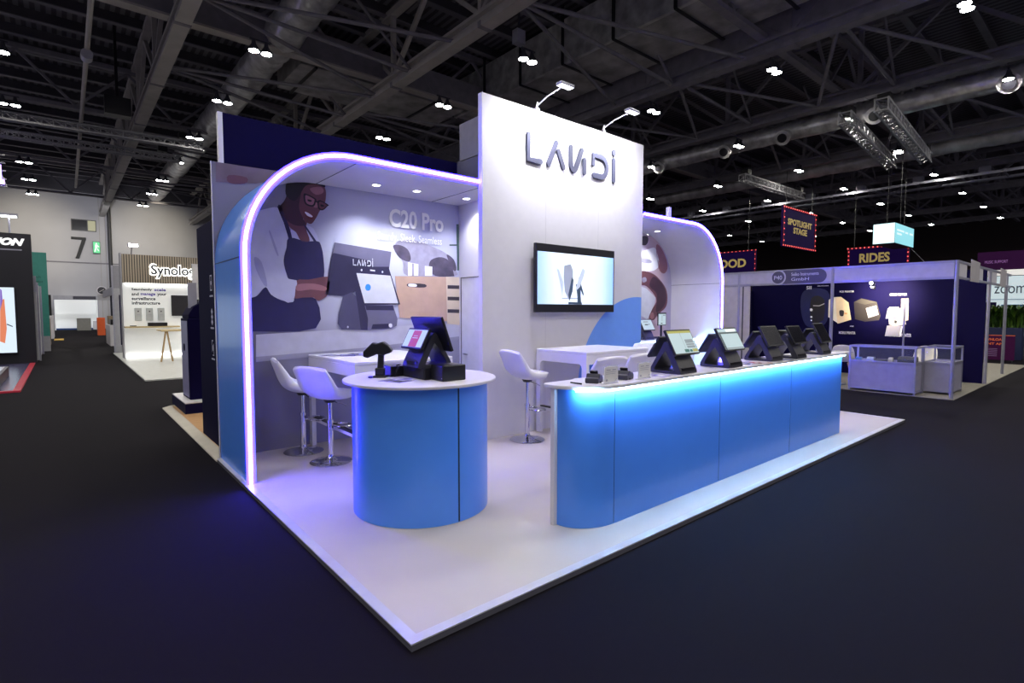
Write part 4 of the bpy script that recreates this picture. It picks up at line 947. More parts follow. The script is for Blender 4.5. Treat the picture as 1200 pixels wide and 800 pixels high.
b = MB(); b.box(1.0, 1.55, 19.45, 19.7, 1.081, 1.2, BLACK); tag(b.build('black_recorder', None, .01), 'long black recorder box lying on the wooden shelf', 'device')
b = MB(); b.box(.50, .68, 19.5, 19.6, 1.081, 1.11, BLACK); tag(b.build('keyboard', None, .005), 'small black keyboard at the left end of the wooden shelf', 'keyboard')
e = empty('wall_monitor', (1.72, 19.7, 1.42), 'dark wall monitor half hidden behind the navy kiosk', 'monitor')
b = MB(); b.box(0, 1.2, 0, .08, 0, .72, BLACK); b.build('frame', e); b = MB(); b.box(.03, 1.17, -.004, -.0005, .03, .69, GLOSS); b.build('screen', e)
b = MB(); b.prism([(.18, 12.4), (3.6, 12.4), (3.6, 22.6), (.2, 22.6)], 'xy', 0, .029, mat('white glossy stand floor', 'c8cac9', .3)); o = b.build('stand_floor'); tag(o, 'glossy white floor of the slatted-header stand', 'platform')
e = empty('trestle_table', (1.2, 17.2, .03), 'wood topped table on splayed oak legs in the slatted-header stand', 'table')
b = MB(); b.box(-.1, 1.6, 0, 1.2, .93, .97, mat('pale wood shelf', 'c9b489', .5)); b.build('tabletop', e, .005)
OAK = mat('oak leg', 'b99a6c', .5)
for x0, x1 in ((-.12, .02), (.18, .06)):
    b = MB(); b.bar((x0, .12, 0), (x1, .12, .93), .045, .045, OAK); b.build('leg', e)
b = MB(); b.bar((1.5, 1.0, 0), (1.4, 1.0, .93), .045, .045, OAK); b.build('leg', e)
b = MB(); b.box(1.72, 2.7, 15.9, 17.0, .03, .92, WHITE); b.box(1.68, 2.74, 15.86, 17.04, .921, .96, WHITE); tag(b.build('white_cabinet', None, .01), 'white cabinet beside the oak-legged table, behind the kiosk', 'cabinet')
b = MB(); b.cyl((0, 0, 0), (0, 0, .22), .08, .07, DGREY, 16); o = b.build('pot'); o.location = (1.98, 16.3, .9605); tag(o, 'dark round pot on the white cabinet', 'pot')
e = empty('arm_spotlight', (.62, 19.6, 3.471), 'glaring spotlight over the slat header at its left end', 'spotlight')
b = MB(); b.tube([(0, 0, 0), (0, -.3, .2), (0, -.6, .25)], .015, ALU, 6); b.build('arm', e); b = MB(); b.box(-.14, .14, -.75, -.55, .2, .27, ALU); b.build('lamp_head', e)
b = MB(); b.box(-.12, .12, -.7515, -.7505, .18, .27, emis('spot glare', (1, 1, .95), 60)); b.build('lamp_lens', e)

# shell booth behind it and things farther down the aisle
LGREY = mat('light grey booth panel', 'a9a9b2', .6)
def box_thing(name, label, cat, x0, x1, y0, y1, z0, z1, m, bev=0.0, group=None):
    b = MB(); b.box(x0, x1, y0, y1, z0, z1, m); return tag(b.build(name, None, bev), label, cat, group)
o = empty('shell_booth', (.3, 22.9, 0), 'grey framed shell booth with a navy strip beyond the slatted stand', 'booth')
b = MB(); b.box(0, 2.4, 0, .05, .02, 2.45, LGREY); b.box(-.0, 2.4, .0, .05, 2.4501, 3.3, mat('booth fascia grey', '8e8e98', .6)); b.build('wall_panel', o)
b = MB(); b.box(.16, .24, -.004, -.0005, .3, 2.2, NAVY); b.build('navy_strip', o)
for x in (-.05, .37):
    b = MB(); b.box(x, x + .05, -.06, -.0055, 0, 3.3, ALU); b.build('post', o)
b = MB(); b.box(-.04, .0, .06, 6.0, 2.2, 2.5, ALU); b.build('fascia', o)
o = empty('display_stand', (.42, 28.0, 0), 'white display shelf stand beside the aisle with dark boxes', 'shelf')
b = MB(); b.box(0, .5, 0, 3.0, 0, .95, WHITE); b.build('body', o); b = MB(); b.box(.05, .45, .3, 1.5, .951, 1.2, BLACK); b.box(.05, .45, 1.9, 2.7, .951, 1.35, mat('tan carton', '8c7a62', .6)); b.build('boxes', o)
box_thing('dark_booth_wall', 'dark navy booth wall down the aisle behind the cycle frame', 'partition wall', .75, 1.6, 33.0, 33.1, 0, 2.9, mat('very dark navy', '14142c', .6))
box_thing('orange_cabinet', 'bright orange cabinet standing by the far end of the aisle', 'cabinet', .50, .90, 41.5, 42.3, 0, 1.15, mat('orange lacquer', 'e0602c', .5), .02)
e = empty('cycle_frame', (.62, 26.4, 0), 'black wheel and curved frame of a machine standing by the aisle', 'machine')
b = MB(); b.tube([(.1 + .0, .45 * math.cos(t * PI / 12), 1.0 + .45 * math.sin(t * PI / 12)) for t in range(25)], .04, BLACK, 8); b.build('wheel', e)
b = MB(); b.tube([(.1, .0, 1.0), (.12, -.2, 1.6), (.2, -.5, 2.2), (.35, -.7, 2.5)], .04, BLACK, 8); b.tube([(.1, 0, 1.0), (.1, .8, .4), (.1, .9, .02)], .035, BLACK, 8); b.tube([(.1, 0, 1.0), (.1, -.8, .02)], .035, BLACK, 8); b.build('frame', e)
b = MB(); b.box(.0, .22, -.3, .4, 1.25, 1.75, DARK); b.build('housing', e, .05)
e = empty('white_booth', (-1.7, 55.0, 0), 'bright white booth closing the far end of the aisle', 'booth')
b = MB(); b.box(0, 2.8, 1.8, 1.9, 0, 2.55, SYW); b.box(0, .05, 0, 1.8, 0, 2.55, SYW); b.box(2.75, 2.8, 0, 1.8, 0, 2.55, SYW); b.build('wall_panel', e)
b = MB(); b.box(-.05, 2.85, -.05, .0, 2.5, 2.85, LGREY); fz = b.build('fascia', e); b = MB(); b.box(1.2, 2.7, -.056, -.0505, 2.55, 2.8, DGREY); b.build('name_plate', fz)
for x in (-.05, 2.8):
    b = MB(); b.box(x, x + .05, -.05, 0, 0, 2.5, ALU); b.build('post', e)
b = MB(); b.box(.0, 2.8, 1.2, 1.79, 0, .12, mat('blue booth floor', '2c4c8c', .6)); b.build('floor_strip', e)
box_thing('grey_desk', 'grey desk in front of the bright white end booth', 'desk', -.35, .55, 53.2, 53.8, 0, 1.0, mat('desk grey', '8a8a88', .6), .02)
box_thing('white_stool_box', 'low white box seat right of the grey desk', 'seat', .75, 1.15, 55.3, 55.7, .0, .75, WHITE, .02)
for k, (x, lb) in enumerate(((.55, 'round white no-entry style sign above the aisle, larger one'), (1.15, 'smaller round grey sign above the aisle'))):
    b = MB(); b.cyl((x, 36, 2.75 - k * .2), (x, 36.03, 2.75 - k * .2), .24 - .06 * k, .24 - .06 * k, WHITE, 24); b.cyl((x, 35.97, 2.75 - k * .2), (x, 35.999, 2.75 - k * .2), .19 - .06 * k, .19 - .06 * k, DGREY, 24); b.bar((x - .11, 35.96, 2.67 - k * .2), (x + .11, 35.96, 2.83 - k * .2), .05, .02, WHITE)
    tag(b.build('round_sign'), lb, 'sign')
b = MB(); b.box(.35, 1.6, 36.04, 36.1, 2.2, 2.5, LGREY); tag(b.build('booth_fascia'), 'grey booth fascia board under the round signs', 'fascia')

# ------------------------------------------------------------------ stand on the left edge
HN = mat('blue black stand wall', '10101f', .5)
o = empty('dark_stand_wall', (-7.5, 19.5, .03), 'tall blue-black stand wall with white slanted lettering at the left edge', 'display wall')
b = MB(); b.box(0, 5.66, 0, .3, 0, 3.86, HN); b.build('wall_panel', o)
b = MB(); b.poly([onY(x, y, 19.49) - Vector((-7.5, 19.5, .03)) for x, y in [(0, 290.8), (25.5, 292.2), (25.5, 293.6), (0, 292.4)]], ALU); b.build('underline', o, recalc=False)
text('SION', 'lettering', Vector((-2.74, 19.47, 3.52)) - Vector((-7.5, 19.5, .03)), UX, UZ, .76, .22, emis('white sign letters', (1, 1, 1), 1.2), o, .03, .06, .35)
e = empty('video_wall', (-7.3, 19.3, .35), 'bright video wall with orange and white picture at the left edge', 'screen')
b = MB(); b.box(0, 5.06, 0, .19, 0, 1.95, BLACK); b.build('frame', e)
VW = emis('video white blue', (.75, .88, 1), 1.0); VO = emis('video orange', (.85, .25, .12), .9); VV = emis('video violet', (.25, .15, .6), .9)
b = MB(); b.box(.02, 5.04, -.004, -.0005, .02, 1.93, VW); b.build('screen', e)
b = MB(); b.poly([onY(x, y, 19.29) - Vector((-7.3, 19.3, .35)) for x, y in [(0, 352), (5, 350), (8, 385), (6, 402), (0, 400)]], VO); b.poly([onY(x, y, 19.288) - Vector((-7.3, 19.3, .35)) for x, y in [(0, 338), (2, 340), (3, 352), (0, 365)]], VV); b.poly([onY(x, y, 19.289) - Vector((-7.3, 19.3, .35)) for x, y in [(8, 379), (15, 382), (15, 383), (8, 380.4)]], DGREY); b.build('screen_picture', e, recalc=False)
RED = mat('red floor edging', 'a01c34', .5, emit='a01c34', es=.15)
o = empty('stand_platform', (0, 0, 0), 'dark glossy stand floor edged in red at the left edge', 'platform')
b = MB(); b.box(-7.5, -2.0, 12.2, 19.45, 0, .025, mat('dark violet gloss floor', '4a4668', .25)); b.build('deck', o)
b = MB(); b.box(-2.0, -1.88, 12.05, 19.48, 0, .03, RED); b.build('edge_trim', o); b = MB(); b.box(-7.5, -2.0, 12.05, 12.19, 0, .03, RED); b.build('edge_trim', o)
e = empty('floor_plinth', (-3.4, 12.7, .0255), 'low black display plinth with glossy top on the red-edged floor', 'plinth')
b = MB(); b.box(0, 1.16, 0, 2.9, 0, .22, BLACK); b.build('body', e, .01); b = MB(); b.box(.05, 1.1, .05, 2.85, .2205, .225, mat('grey gloss top', '6a6a74', .15)); b.build('top_panel', e)
e = empty('arm_spotlight', (-2.3, 19.6, 3.891), 'white spotlight standing on the blue-black wall at the left edge', 'spotlight')
b = MB(); b.cyl((0, 0, 0), (0, 0, .5), .025, .02, ALU, 8); b.build('arm', e); b = MB(); b.box(-.2, .2, -.3, .1, .48, .55, ALU); b.build('lamp_head', e)
b = MB(); b.box(-.17, .17, -.28, .08, .474, .4795, emis('spot face cool', (1, 1, 1), 12)); b.build('lamp_lens', e)
o = empty('teal_wall', (-3.2, 25.8, 0), 'teal green stand wall behind the blue-black one', 'display wall')
TEAL = mat('teal print', '3c8f86', .55)
b = MB(); b.box(0, 1.6, 0, .1, .6, 3.88, TEAL); b.box(0, 1.6, 0, .1, 0, .5999, LGREY); b.build('wall_panel', o)
text('tech', 'lettering', (1.17, -.004, 2.88), UX, UZ, .23, .09, mat('dark teal ink', '14504c', .5), o, .004)
text('value', 'lettering', (1.24, -.004, 2.70), UX, UZ, .22, .09, mat('dark teal ink', '14504c', .5), o, .004)
o = empty('shell_booth', (-1.86, 20.6, 0), 'grey framed booth edge between blue-black wall and teal wall', 'booth')
b = MB(); b.box(-.02, .04, 0, 3.4, .02, 2.5, LGREY); b.box(-.6, -.02, 0, .05, .02, 2.5, LGREY); b.build('wall_panel', o)
b = MB(); b.box(-.6, .06, -.06, -.001, 2.2, 2.7, ALU); b.build('fascia', o)
for y in (0, 3.45): b = MB(); b.box(.05, .1, y, y + .05, 0, 2.5, ALU); b.build('post', o)
box_thing('tan_cabinet', 'tan wooden cabinet along the left side of the aisle, nearer one', 'cabinet', -2.3, -1.68, 26.4, 28.4, 0, 1.25, mat('tan veneer', '7c6e5e', .6), .01, 'tan cabinets left of the aisle')
box_thing('tan_cabinet', 'tan wooden cabinet along the left side of the aisle, farther one', 'cabinet', -2.3, -1.66, 29.4, 32.0, 0, 1.22, mat('tan veneer', '7c6e5e', .6), .01, 'tan cabinets left of the aisle')
box_thing('white_counter', 'pale counter at the far left side of the aisle', 'counter', -2.6, -1.62, 38.0, 41.5, 0, 1.3, WHITE, .01)
box_thing('dark_screen_wall', 'dark screen wall above the pale counter far down the aisle', 'display wall', -2.8, -1.72, 42.2, 42.5, 0, 2.6, mat('black fabric', '1a1a1e', .7))
box_thing('yellow_mat', 'yellow floor mat beside the pale counter', 'mat', -1.6, -1.2, 35.5, 37.4, 0, .02, mat('yellow mat', 'c8a030', .6))

# hall number, window and exit sign on the end wall
b = MB(); b.prism([(-.40, 8.0), (.62, 8.0), (.62, 7.82), (.10, 6.15), (-.16, 6.15), (.32, 7.78), (-.40, 7.78)], 'xz', 57.9, 57.955, mat('black wall paint', '1c1c1e', .6)); tag(b.build('hall_number'), 'large black number seven on the pale end wall', 'number sign')
e = empty('exit_sign', (1.05, 57.7, 6.65), 'green running-man emergency exit sign on the end wall', 'exit sign')
b = MB(); b.box(0, .52, 0, .15, 0, 1.05, mat('exit frame', '2c5a3c', .5)); b.build('frame', e)
b = MB(); b.box(.03, .49, -.004, -.0005, .05, 1.0, emis('exit green', (.12, .75, .30), 1.0)); b.build('panel', e)
b = MB(); PW = emis('exit white', (.9, 1, .9), 1.1)
for q in ([(.2, .82), (.3, .82), (.3, .92), (.2, .92)], [(.15, .5), (.32, .5), (.34, .78), (.16, .78)], [(.08, .15), (.18, .15), (.27, .5), (.17, .5)], [(.3, .3), (.42, .2), (.42, .28), (.3, .5)], [(.34, .6), (.44, .55), (.44, .62), (.34, .72)]): b.poly([(x, -.006, z) for x, z in q], PW)
b.build('pictogram', e, recalc=False)
b = MB(); b.box(-.36, 1.36, 57.9, 57.955, 8.55, 9.55, mat('steel window frame', '5a5a5c', .5)); b.box(-.3, .72, 57.88, 57.899, 8.62, 9.48, mat('dark window glass', '38383c', .2)); b.box(.78, 1.3, 57.88, 57.899, 8.62, 9.48, emis('lit window', (.75, .72, .45), .5)); struct(b.build('window_1'))
b = MB(); b.cyl((2.25, 57.6, 0), (2.25, 57.6, 11.8), .14, .14, mat('dark downpipe', '3a3a3e', .5), 12); tag(b.build('downpipe'), 'dark vertical pipe on the end wall right of the number seven', 'pipe')
# warm washes from wall lamps; a neutral spot added to brighten the end wall
for x, z, en, cc, sz in ((-3.0, 8.5, 1500, (1, .90, .66), 60), (5.2, 9.0, 1500, (1, .90, .66), 60), (1.0, 7.0, 1100, (.93, .94, 1), 120)):
    l = bpy.data.lights.new('wall_wash', 'SPOT'); l.energy = en; l.color = cc; l.spot_size = math.radians(sz); l.spot_blend = 1; l.shadow_soft_size = .3
    lo = bpy.data.objects.new('wall_wash', l); COL.objects.link(lo); lo.location = (x, 49, z + 1); lo.rotation_euler = (Vector((x, 58, z - .8)) - lo.location).to_track_quat('-Z', 'Y').to_euler()
# ------------------------------------------------------------------ shell scheme booth on the right
UYN = Vector((0, -1, 0))
XF = 11.0
FASC = mat('white fascia infill', 'b4b2c4', .5); PANW = mat('grey white booth panel', 'bcb8bc', .6)
def fl_(nt, tc):
    nz = nt.nodes.new('ShaderNodeTexNoise'); nz.inputs['Scale'].default_value = 30; nt.links.new(tc.outputs['Object'], nz.inputs['Vector']); return ramp(nt, nz.outputs['Fac'], [(.3, '7e7a70'), (.7, '8e8a80')])
b = MB(); b.box(10.92, 20.3, -.02, 7.5, 0, .012, xmat('grey booth floor tiles', fl_, .6)); tag(b.build('booth_floor'), 'pale grey floor under the white framed booth at right', 'platform')
o = empty('shell_booth', (0, 0, 0), 'white framed shell booth with navy product walls and name fascia, at right', 'booth')
def post(x, y, z1=2.5, z0=.0125): b = MB(); b.cyl((x, y, z0), (x, y, z1), .032, .032, ALU, 8, smooth=False); b.build('post', o)
for x, y in ((XF, .03), (XF, 2.03), (14.12, .03), (16.9, .1), (XF, 4.02)): post(x, y)
b = MB(); b.box(XF - .02, XF + .02, .065, 6.6, 2.17, 2.215, ALU); b.box(XF - .02, XF + .02, .065, 6.6, 2.455, 2.50, ALU); b.box(XF - .008, XF + .008, .065, 6.6, 2.2151, 2.4549, FASC)
b.box(XF + .04, 16.87, .01, .05, 2.17, 2.215, ALU); b.box(XF + .04, 16.87, .01, .05, 2.455, 2.50, ALU)
b.build('fascia', o)
b = MB()
for x0, x1 in ((11.1, 11.75), (12.7, 13.3), (14.3, 14.9), (15.8, 16.3)): b.box(x0, x1, .02, .035, 2.2, 2.46, WHITE)
for x0, x1 in ((11.8, 12.6), (15.0, 15.75)): b.prism([(x0, 2.15), (x1, 2.15), (x1 + .05, 2.54), (x0 + .03, 2.56)], 'xz', -.03, -.02, PANW)
b.build('side_infill', o)
b = MB(); b.box(14.1, 14.14, .07, 5.2, .0125, 2.5, NAVY); b.build('back_wall', o)
b = MB(); b.box(XF, 14.09, 5.16, 5.2, .0125, 2.16, NAVY2); b.box(XF - .01, XF + .03, 3.76, 7.5, .0125, 2.165, PANW); b.build('side_wall', o)
for y in (3.9, 4.5):
    b = MB(); b.box(XF - .012, XF - .0102, y, y + .03, .02, 2.16, DGREY); b.build('panel_joint', o)
# name plate on fascia
NP = mat('dark slate name plate', '4c4a62', .5)
def plateY(pxs): return [onX(x, y, XF - .02) for x, y in pxs]
q0 = onX(912, 332, XF - .02); q1 = onX(975, 315.5, XF - .02); zc = 2.335; hh = .145
b = MB(); ys = q0.y - .1; ye = q1.y + .18
P = [(ye + .06 + hh * math.cos(a), zc + hh * math.sin(a)) for a in [(-PI / 2) - k * PI / 10 for k in range(11)]] + [(ys, zc + hh), (ys, zc - hh)]
P = [(2 * (ye + .06) - (ye + .06) + (y - (ye + .06)), z) for y, z in P]
b.prism(P, 'yz', XF - .026, XF - .021, NP); b.build('name_plate', o)
b = MB(); yc = q0.y; b.cyl((XF - .028, yc, zc), (XF - .0335, yc, zc), .165, .165, mat('pale ring', 'b4b4c4', .5), 28); b.cyl((XF - .034, yc, zc), (XF - .036, yc, zc), .135, .135, NP, 28); b.build('number_disc', o)
WI = mat('pale lettering', 'd0d0e0', .5)
text('P40', 'lettering', (XF - .0365, yc + .085, zc - .05), UYN, UZ, .17, .09, WI, o, .002)
text('Seiko Instruments', 'lettering', (XF - .0265, onX(928, 322, XF).y, zc + .02), UYN, UZ, onX(928, 322, XF).y - onX(960, 322, XF).y, .07, WI, o, .002)
text('GmbH', 'lettering', (XF - .0265, onX(928, 322, XF).y, zc - .085), UYN, UZ, .36, .065, WI, o, .002)
# back wall prints (flat), X = 14.1
XB = 14.098
def pX(b, pts, m, lay, X=XB, sm=0):
    if sm: pts = smooth_loop(pts, sm)
    b.poly([onX(x, y, X - lay * .002) for x, y in pts], m)
cH = lambda L: [(960 + x / 8, 300 + y / 8) for x, y in L]
cI = lambda L: [(840 + x / 8, 300 + y / 8) for x, y in L]
BW = mat('print cream device', 'f2ead6', .5); BO = mat('print orange label', 'e6b070', .5); BK1 = mat('print black device', '18161c', .5); BK2 = mat('print brown black device', '2e2826', .5); BLB = mat('print grey label', 'b8b4b8', .5)
BGL = mat('print blue glow', '0f1450', .7, var=.3, scale=1.2)
b = MB()
pX(b, cI([(800, 350), (900, 300), (1040, 330), (1060, 480), (1010, 640), (850, 660), (790, 520)]), BGL, 1, sm=4)
pX(b, cI([(890, 390), (950, 370), (1000, 400), (1012, 445), (1000, 600), (890, 620), (875, 480)]), BK1, 2, sm=2)
pX(b, cI([(900, 460), (960, 462), (1010, 440), (1008, 450), (960, 470), (905, 468)]), BLB, 3)
for q in ((885, 503, 14), (886, 570, 10), (886, 602, 8)): pX(b, cI([(q[0] + q[2] * math.cos(t * PI / 4), q[1] + q[2] * math.sin(t * PI / 4)) for t in range(8)]), PWH, 3)
pX(b, cH([(90, 410), (130, 385), (205, 382), (275, 435), (300, 595), (180, 632), (85, 570)]), BW, 2)
pX(b, cH([(150, 388), (205, 382), (275, 435), (300, 595), (170, 632)]), mat('print warm cream', 'f4dcb4', .5), 3)
pX(b, cH([(190, 510), (230, 512), (226, 560), (195, 558)]), BK2, 4, sm=3); pX(b, cH([(235, 530), (262, 530), (262, 545), (235, 545)]), BO, 4)
pX(b, cH([(325, 430), (395, 395), (540, 430), (575, 560), (560, 600), (430, 615), (335, 590)]), BK2, 2)
pX(b, cH([(437, 488), (535, 462), (557, 548), (460, 580)]), BLB, 3)
pX(b, cH([(330, 430), (400, 398), (535, 430), (430, 455)]), mat('print olive top', '45403a', .5), 3)
pX(b, cH([(655, 480), (745, 475), (735, 560), (650, 562)]), BW, 2); pX(b, cH([(770, 400), (838, 398), (835, 600), (790, 610), (765, 560)]), mat('print beige roll', 'c8bca8', .5), 2)
pX(b, cH([(650, 565), (800, 560), (815, 640), (700, 655), (655, 640)]), BLB, 3); pX(b, cH([(705, 600), (730, 605), (725, 630), (705, 628)]), BK1, 4)
b.build('product_print', o, recalc=False)
def txX(s, x0, y0, x1, y1, m=WI, X=XB, par=None, bold=.02):
    a = onX(x0, y1, X - .004); c = onX(x1, y0, X - .004); return text(s, 'wall_print', a, UYN, UZ, a.y - c.y, abs(c.z - a.z), m, par or o, .002, bold)
txX('SII', 945, 335, 951, 339); txX('POS PRINTER', 984, 340.2, 1001, 342.8); txX('KIOSK PRINTER', 1043, 343.5, 1063, 346.3); txX('MOBILE PRINTER', 983, 388.5, 1002.5, 391); txX('MINI LABEL PRINTER', 1040.5, 391, 1068, 394); txX('Seiko Instruments', 958, 334, 971, 335.5); txX('SLP720RT', 996, 381.5, 1000.5, 382.8)
for x, y, tgt in ((11.25, 1.4, (14.1, 1.2, 1.6)), (13.0, 1.88, (14.1, 1.88, 1.95))):
    e = empty('track_spotlight', (x, y, 2.22), 'small spotlight clipped inside the fascia of the right booth at Y %s' % y, 'spotlight', 'small booth spotlights')
    e['label'] = 'small spotlight just inside the white fascia of the right booth' if x < 12 else 'small spotlight glaring close to the navy product wall of the right booth'
    b = MB(); b.cyl((0, 0, .0), (0, 0, -.05), .012, .012, ALU, 8); b.build('arm', e); b = MB(); b.cyl((-.04, 0, -.07), (.06, 0, -.09), .035, .045, ALU, 14); b.build('lamp_head', e); b = MB(); b.cyl((-.042, 0, -.07), (-.045, 0, -.07), .03, .03, DOWN, 12); b.build('lamp_lens', e)
    spot('booth_beam', (x + .1, y, 2.12), tgt, 160 if x < 12 else 420, (1, .86, .66), 95, 1, .05)
# showcases
GLASS = mat('showcase glass', 'dfe6f4', .03, alpha=.05)
def showcase(loc, w, d, h, label, lw=.03):
    """front (long side w) runs along local Y, faces local -X"""
    e = empty('glass_showcase', loc, label, 'showcase', 'glass topped showcases')
    b = MB(); b.box(.015, d - .015, .015, w - .015, .05, h - .32, mat('showcase infill', '9a98ae', .5)); b.build('cabinet', e)
    b = MB()
    for x in (0, d - lw):
        for y in (0, w - lw): b.box(x, x + lw, y, y + lw, 0, h, ALU)
    for z in (.04, h - .32, h - lw):
        for x in (0, d - lw): b.box(x, x + lw, lw, w - lw, z, z + lw, ALU)
        for y in (0, w - lw): b.box(lw, d - lw, y, y + lw, z, z + lw, ALU)
    b.build('frame', e)
    b = MB(); b.box(.010, .014, lw, w - lw, h - .29, h - lw, GLASS); b.box(lw, d - lw, .010, .014, h - .29, h - lw, GLASS); b.box(lw, d - lw, lw, w - lw, h - .010, h - .006, GLASS); b.build('glass_pane', e)
    return e
showcase((10.93, .55, .0125), 1.11, .5, .90, 'wide glass-topped showcase with small devices inside, in front of the right booth')
showcase((11.5, .12, .0125), .46, .9, .90, 'narrow glass-topped showcase at the booth corner post')
SC = [('small blue and orange box', '3f6fb0', (11.05, 1.52), .10, .08, .08), ('small pale printer', 'a9b4c8', (11.08, 1.32), .12, .12, .09), ('low black printer', '20222e', (11.07, 1.14), .2, .14, .06), ('small beige device', 'b8b4a4', (11.06, .98), .07, .08, .1), ('large black box printer', '15151a', (11.1, .72), .28, .22, .13)]
for nm, c, (x, y), wy, wx, hz in SC:
    b = MB(); b.prism([(x - wx / 2, 594e-3), (x + wx / 2, 594e-3), (x + wx / 2, 594e-3 + hz), (x - wx * .2, 594e-3 + hz), (x - wx / 2, 594e-3 + hz * .6)], 'xz', y - wy / 2, y + wy / 2, mat('showcase item ' + c, c, .4)); tag(b.build('mini_printer', None, .004), nm + ' inside the wide glass showcase', 'printer', 'small devices in the wide showcase')
# literature stand
e = empty('literature_stand', (12.3, 1.09, .0125), 'slim silver literature stand with tilted trays behind the wide showcase', 'brochure stand')
b = MB(); b.cyl((0, 0, 0), (0, 0, 1.75), .018, .018, ALU, 10); b.cyl((0, 0, 0), (0, 0, .02), .18, .18, ALU, 20); b.build('pole', e)
for z in (1.05, 1.42):
    b = MB(); b.prism([(-.12, z), (.0, z + .22), (.01, z + .215), (-.10, z)], 'xz', .02, .30, ALU); t = b.build('tray', e)
    b = MB(); b.prism([(-.125, z + .02), (-.012, z + .225), (-.008, z + .222), (-.12, z + .02)], 'xz', .05, .27, BLB); b.build('brochure', t)
# plastic chairs with oak legs
def plastic_chair(loc, rz, label):
    e = empty('shell_chair', loc, label, 'chair', 'white plastic chairs on oak legs', rz)
    prof = [(.22, .43, .19, .0, 0), (.15, .44, .22, .01, 0), (0, .425, .23, .04, 0), (-.13, .44, .23, .07, .02), (-.19, .52, .23, .04, .05), (-.22, .65, .225, .0, .06), (-.25, .78, .20, -.02, .04), (-.26, .83, .16, -.03, .02)]
    V, N, nu, nv = seat_grid(prof, .03); n = len(V); w_ = nv + 1; q = lambda i, j: i * w_ + j
    b = MB(); b.add(V, [(q(i, j), q(i, j + 1), q(i + 1, j + 1), q(i + 1, j)) for i in range(nu - 1) for j in range(nv)], mat('white chair plastic', 'e2dfd4', .4), True)
    s_ = b.build('seat', e, ang=180); sm_ = s_.modifiers.new('thickness', 'SOLIDIFY'); sm_.thickness = .014; ss = s_.modifiers.new('subsurf', 'SUBSURF'); ss.levels = 1; ss.render_levels = 1
    for x in (-1, 1):
        for y in (-1, 1): b = MB(); b.cyl((x * .21, y * .2, 0), (x * .09, y * .1, .42), .013, .018, OAK, 8); b.build('leg', e)
    return e
plastic_chair((12.35, 2.22, .0125), math.radians(15), 'white shell chair with oak legs at the end of the long counter')
plastic_chair((12.95, .90, .0125), math.radians(170), 'white shell chair behind the literature stand')
# low table in the booth by that chair
e = empty('side_table', (11.62, 2.12, .0125), 'white topped table in the right booth beside the shell chair', 'table')
b = MB(); b.cyl((0, 0, .68), (0, 0, .705), .32, .32, LACQ, 36); b.build('tabletop', e); b = MB(); b.cyl((0, 0, 0), (0, 0, .68), .03, .03, ALU, 12); b.cyl((0, 0, 0), (0, 0, .02), .2, .2, ALU, 24); b.build('pedestal', e)

# ------------------------------------------------------------------ hanging signs
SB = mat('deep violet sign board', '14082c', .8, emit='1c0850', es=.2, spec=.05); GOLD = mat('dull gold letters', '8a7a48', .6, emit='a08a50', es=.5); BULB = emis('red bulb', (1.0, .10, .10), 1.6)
def hang_sign(P0, U, w, h, lines, label, nb=16, lit=1.0):
    """P0 lower-left corner as seen"""
    P0 = Vector(P0); U = Vector(U); N = U.cross(UZ)
    e = empty('hanging_sign', P0, label, 'sign', 'hanging marquee signs with red bulbs')
    b = MB(); v = [U * (w * i) + UZ * (h * j) + N * (-.12 * k) for k in (0, 1) for i, j in ((0, 0), (1, 0), (1, 1), (0, 1))]
    b.add(v, [(0, 1, 2, 3), (7, 6, 5, 4), (0, 4, 5, 1), (1, 5, 6, 2), (2, 6, 7, 3), (3, 7, 4, 0)], SB); b.build('board', e)
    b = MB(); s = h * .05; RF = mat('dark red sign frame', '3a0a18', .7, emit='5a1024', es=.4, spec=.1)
    for (u0, u1, z0, z1) in ((0, w, 0, s), (0, w, h - s, h), (0, s, s, h - s), (w - s, w, s, h - s)):
        v = [U * u + UZ * z + N * k for k in (.001, .03) for u, z in ((u0, z0), (u1, z0), (u1, z1), (u0, z1))]; b.add(v, [(0, 1, 2, 3), (4, 5, 6, 7), (0, 4, 5, 1), (1, 5, 6, 2), (2, 6, 7, 3), (3, 7, 4, 0)], RF)
    b.build('frame', e)
    b = MB(); n1 = nb; n2 = max(3, int(nb * h / w)); pts = [(i / n1 * w, 0 + s / 2) for i in range(n1 + 1)] + [(i / n1 * w, h - s / 2) for i in range(n1 + 1)] + [(s / 2, i / n2 * h) for i in range(1, n2)] + [(w - s / 2, i / n2 * h) for i in range(1, n2)]
    for u, z in pts:
        c = U * u + UZ * z + N * .04; r = s * .42; b.cyl(c, c + N * .03, r, r * .5, BULB, 6, smooth=False)
    tag(b.build('bulbs', e), kind='stuff')
    for s_, u0, u1, z0, z1 in lines:
        text(s_, 'lettering', U * (u0 * w) + UZ * (z0 * h) + N * .002, U, UZ, (u1 - u0) * w, (z1 - z0) * h, GOLD, e, .02, .03)
    b = MB()
    for u in (.1, .9): c = U * (u * w) + UZ * h - N * .06; b.cyl(c, Vector((c.x, c.y, 12.5 - P0.z)), .015, .015, BLACK, 5)
    b.build('suspension_wire', e)
    return e
a = onY(917, 288, 12); c = onY(956, 252, 12)
hang_sign(a, UX, c.x - a.x, onY(917, 240, 12).z - a.z, (('SPOTLIGHT', .13, .87, .56, .72), ('STAGE', .3, .72, .36, .52)), 'hanging marquee sign reading spotlight stage, framed in red bulbs')
a = onX(800, 318, 36); c = onX(886, 292, 36)
hang_sign(Vector((36, a.y, c.z - 1.65)), UYN, a.y - c.y, 1.65, (('FOOD', .46, .88, .28, .66),), 'hanging marquee sign reading food, right beside the right neon arch', 20)
a = onX(993, 318, 36.5); c = onX(1066, 285, 36.5)
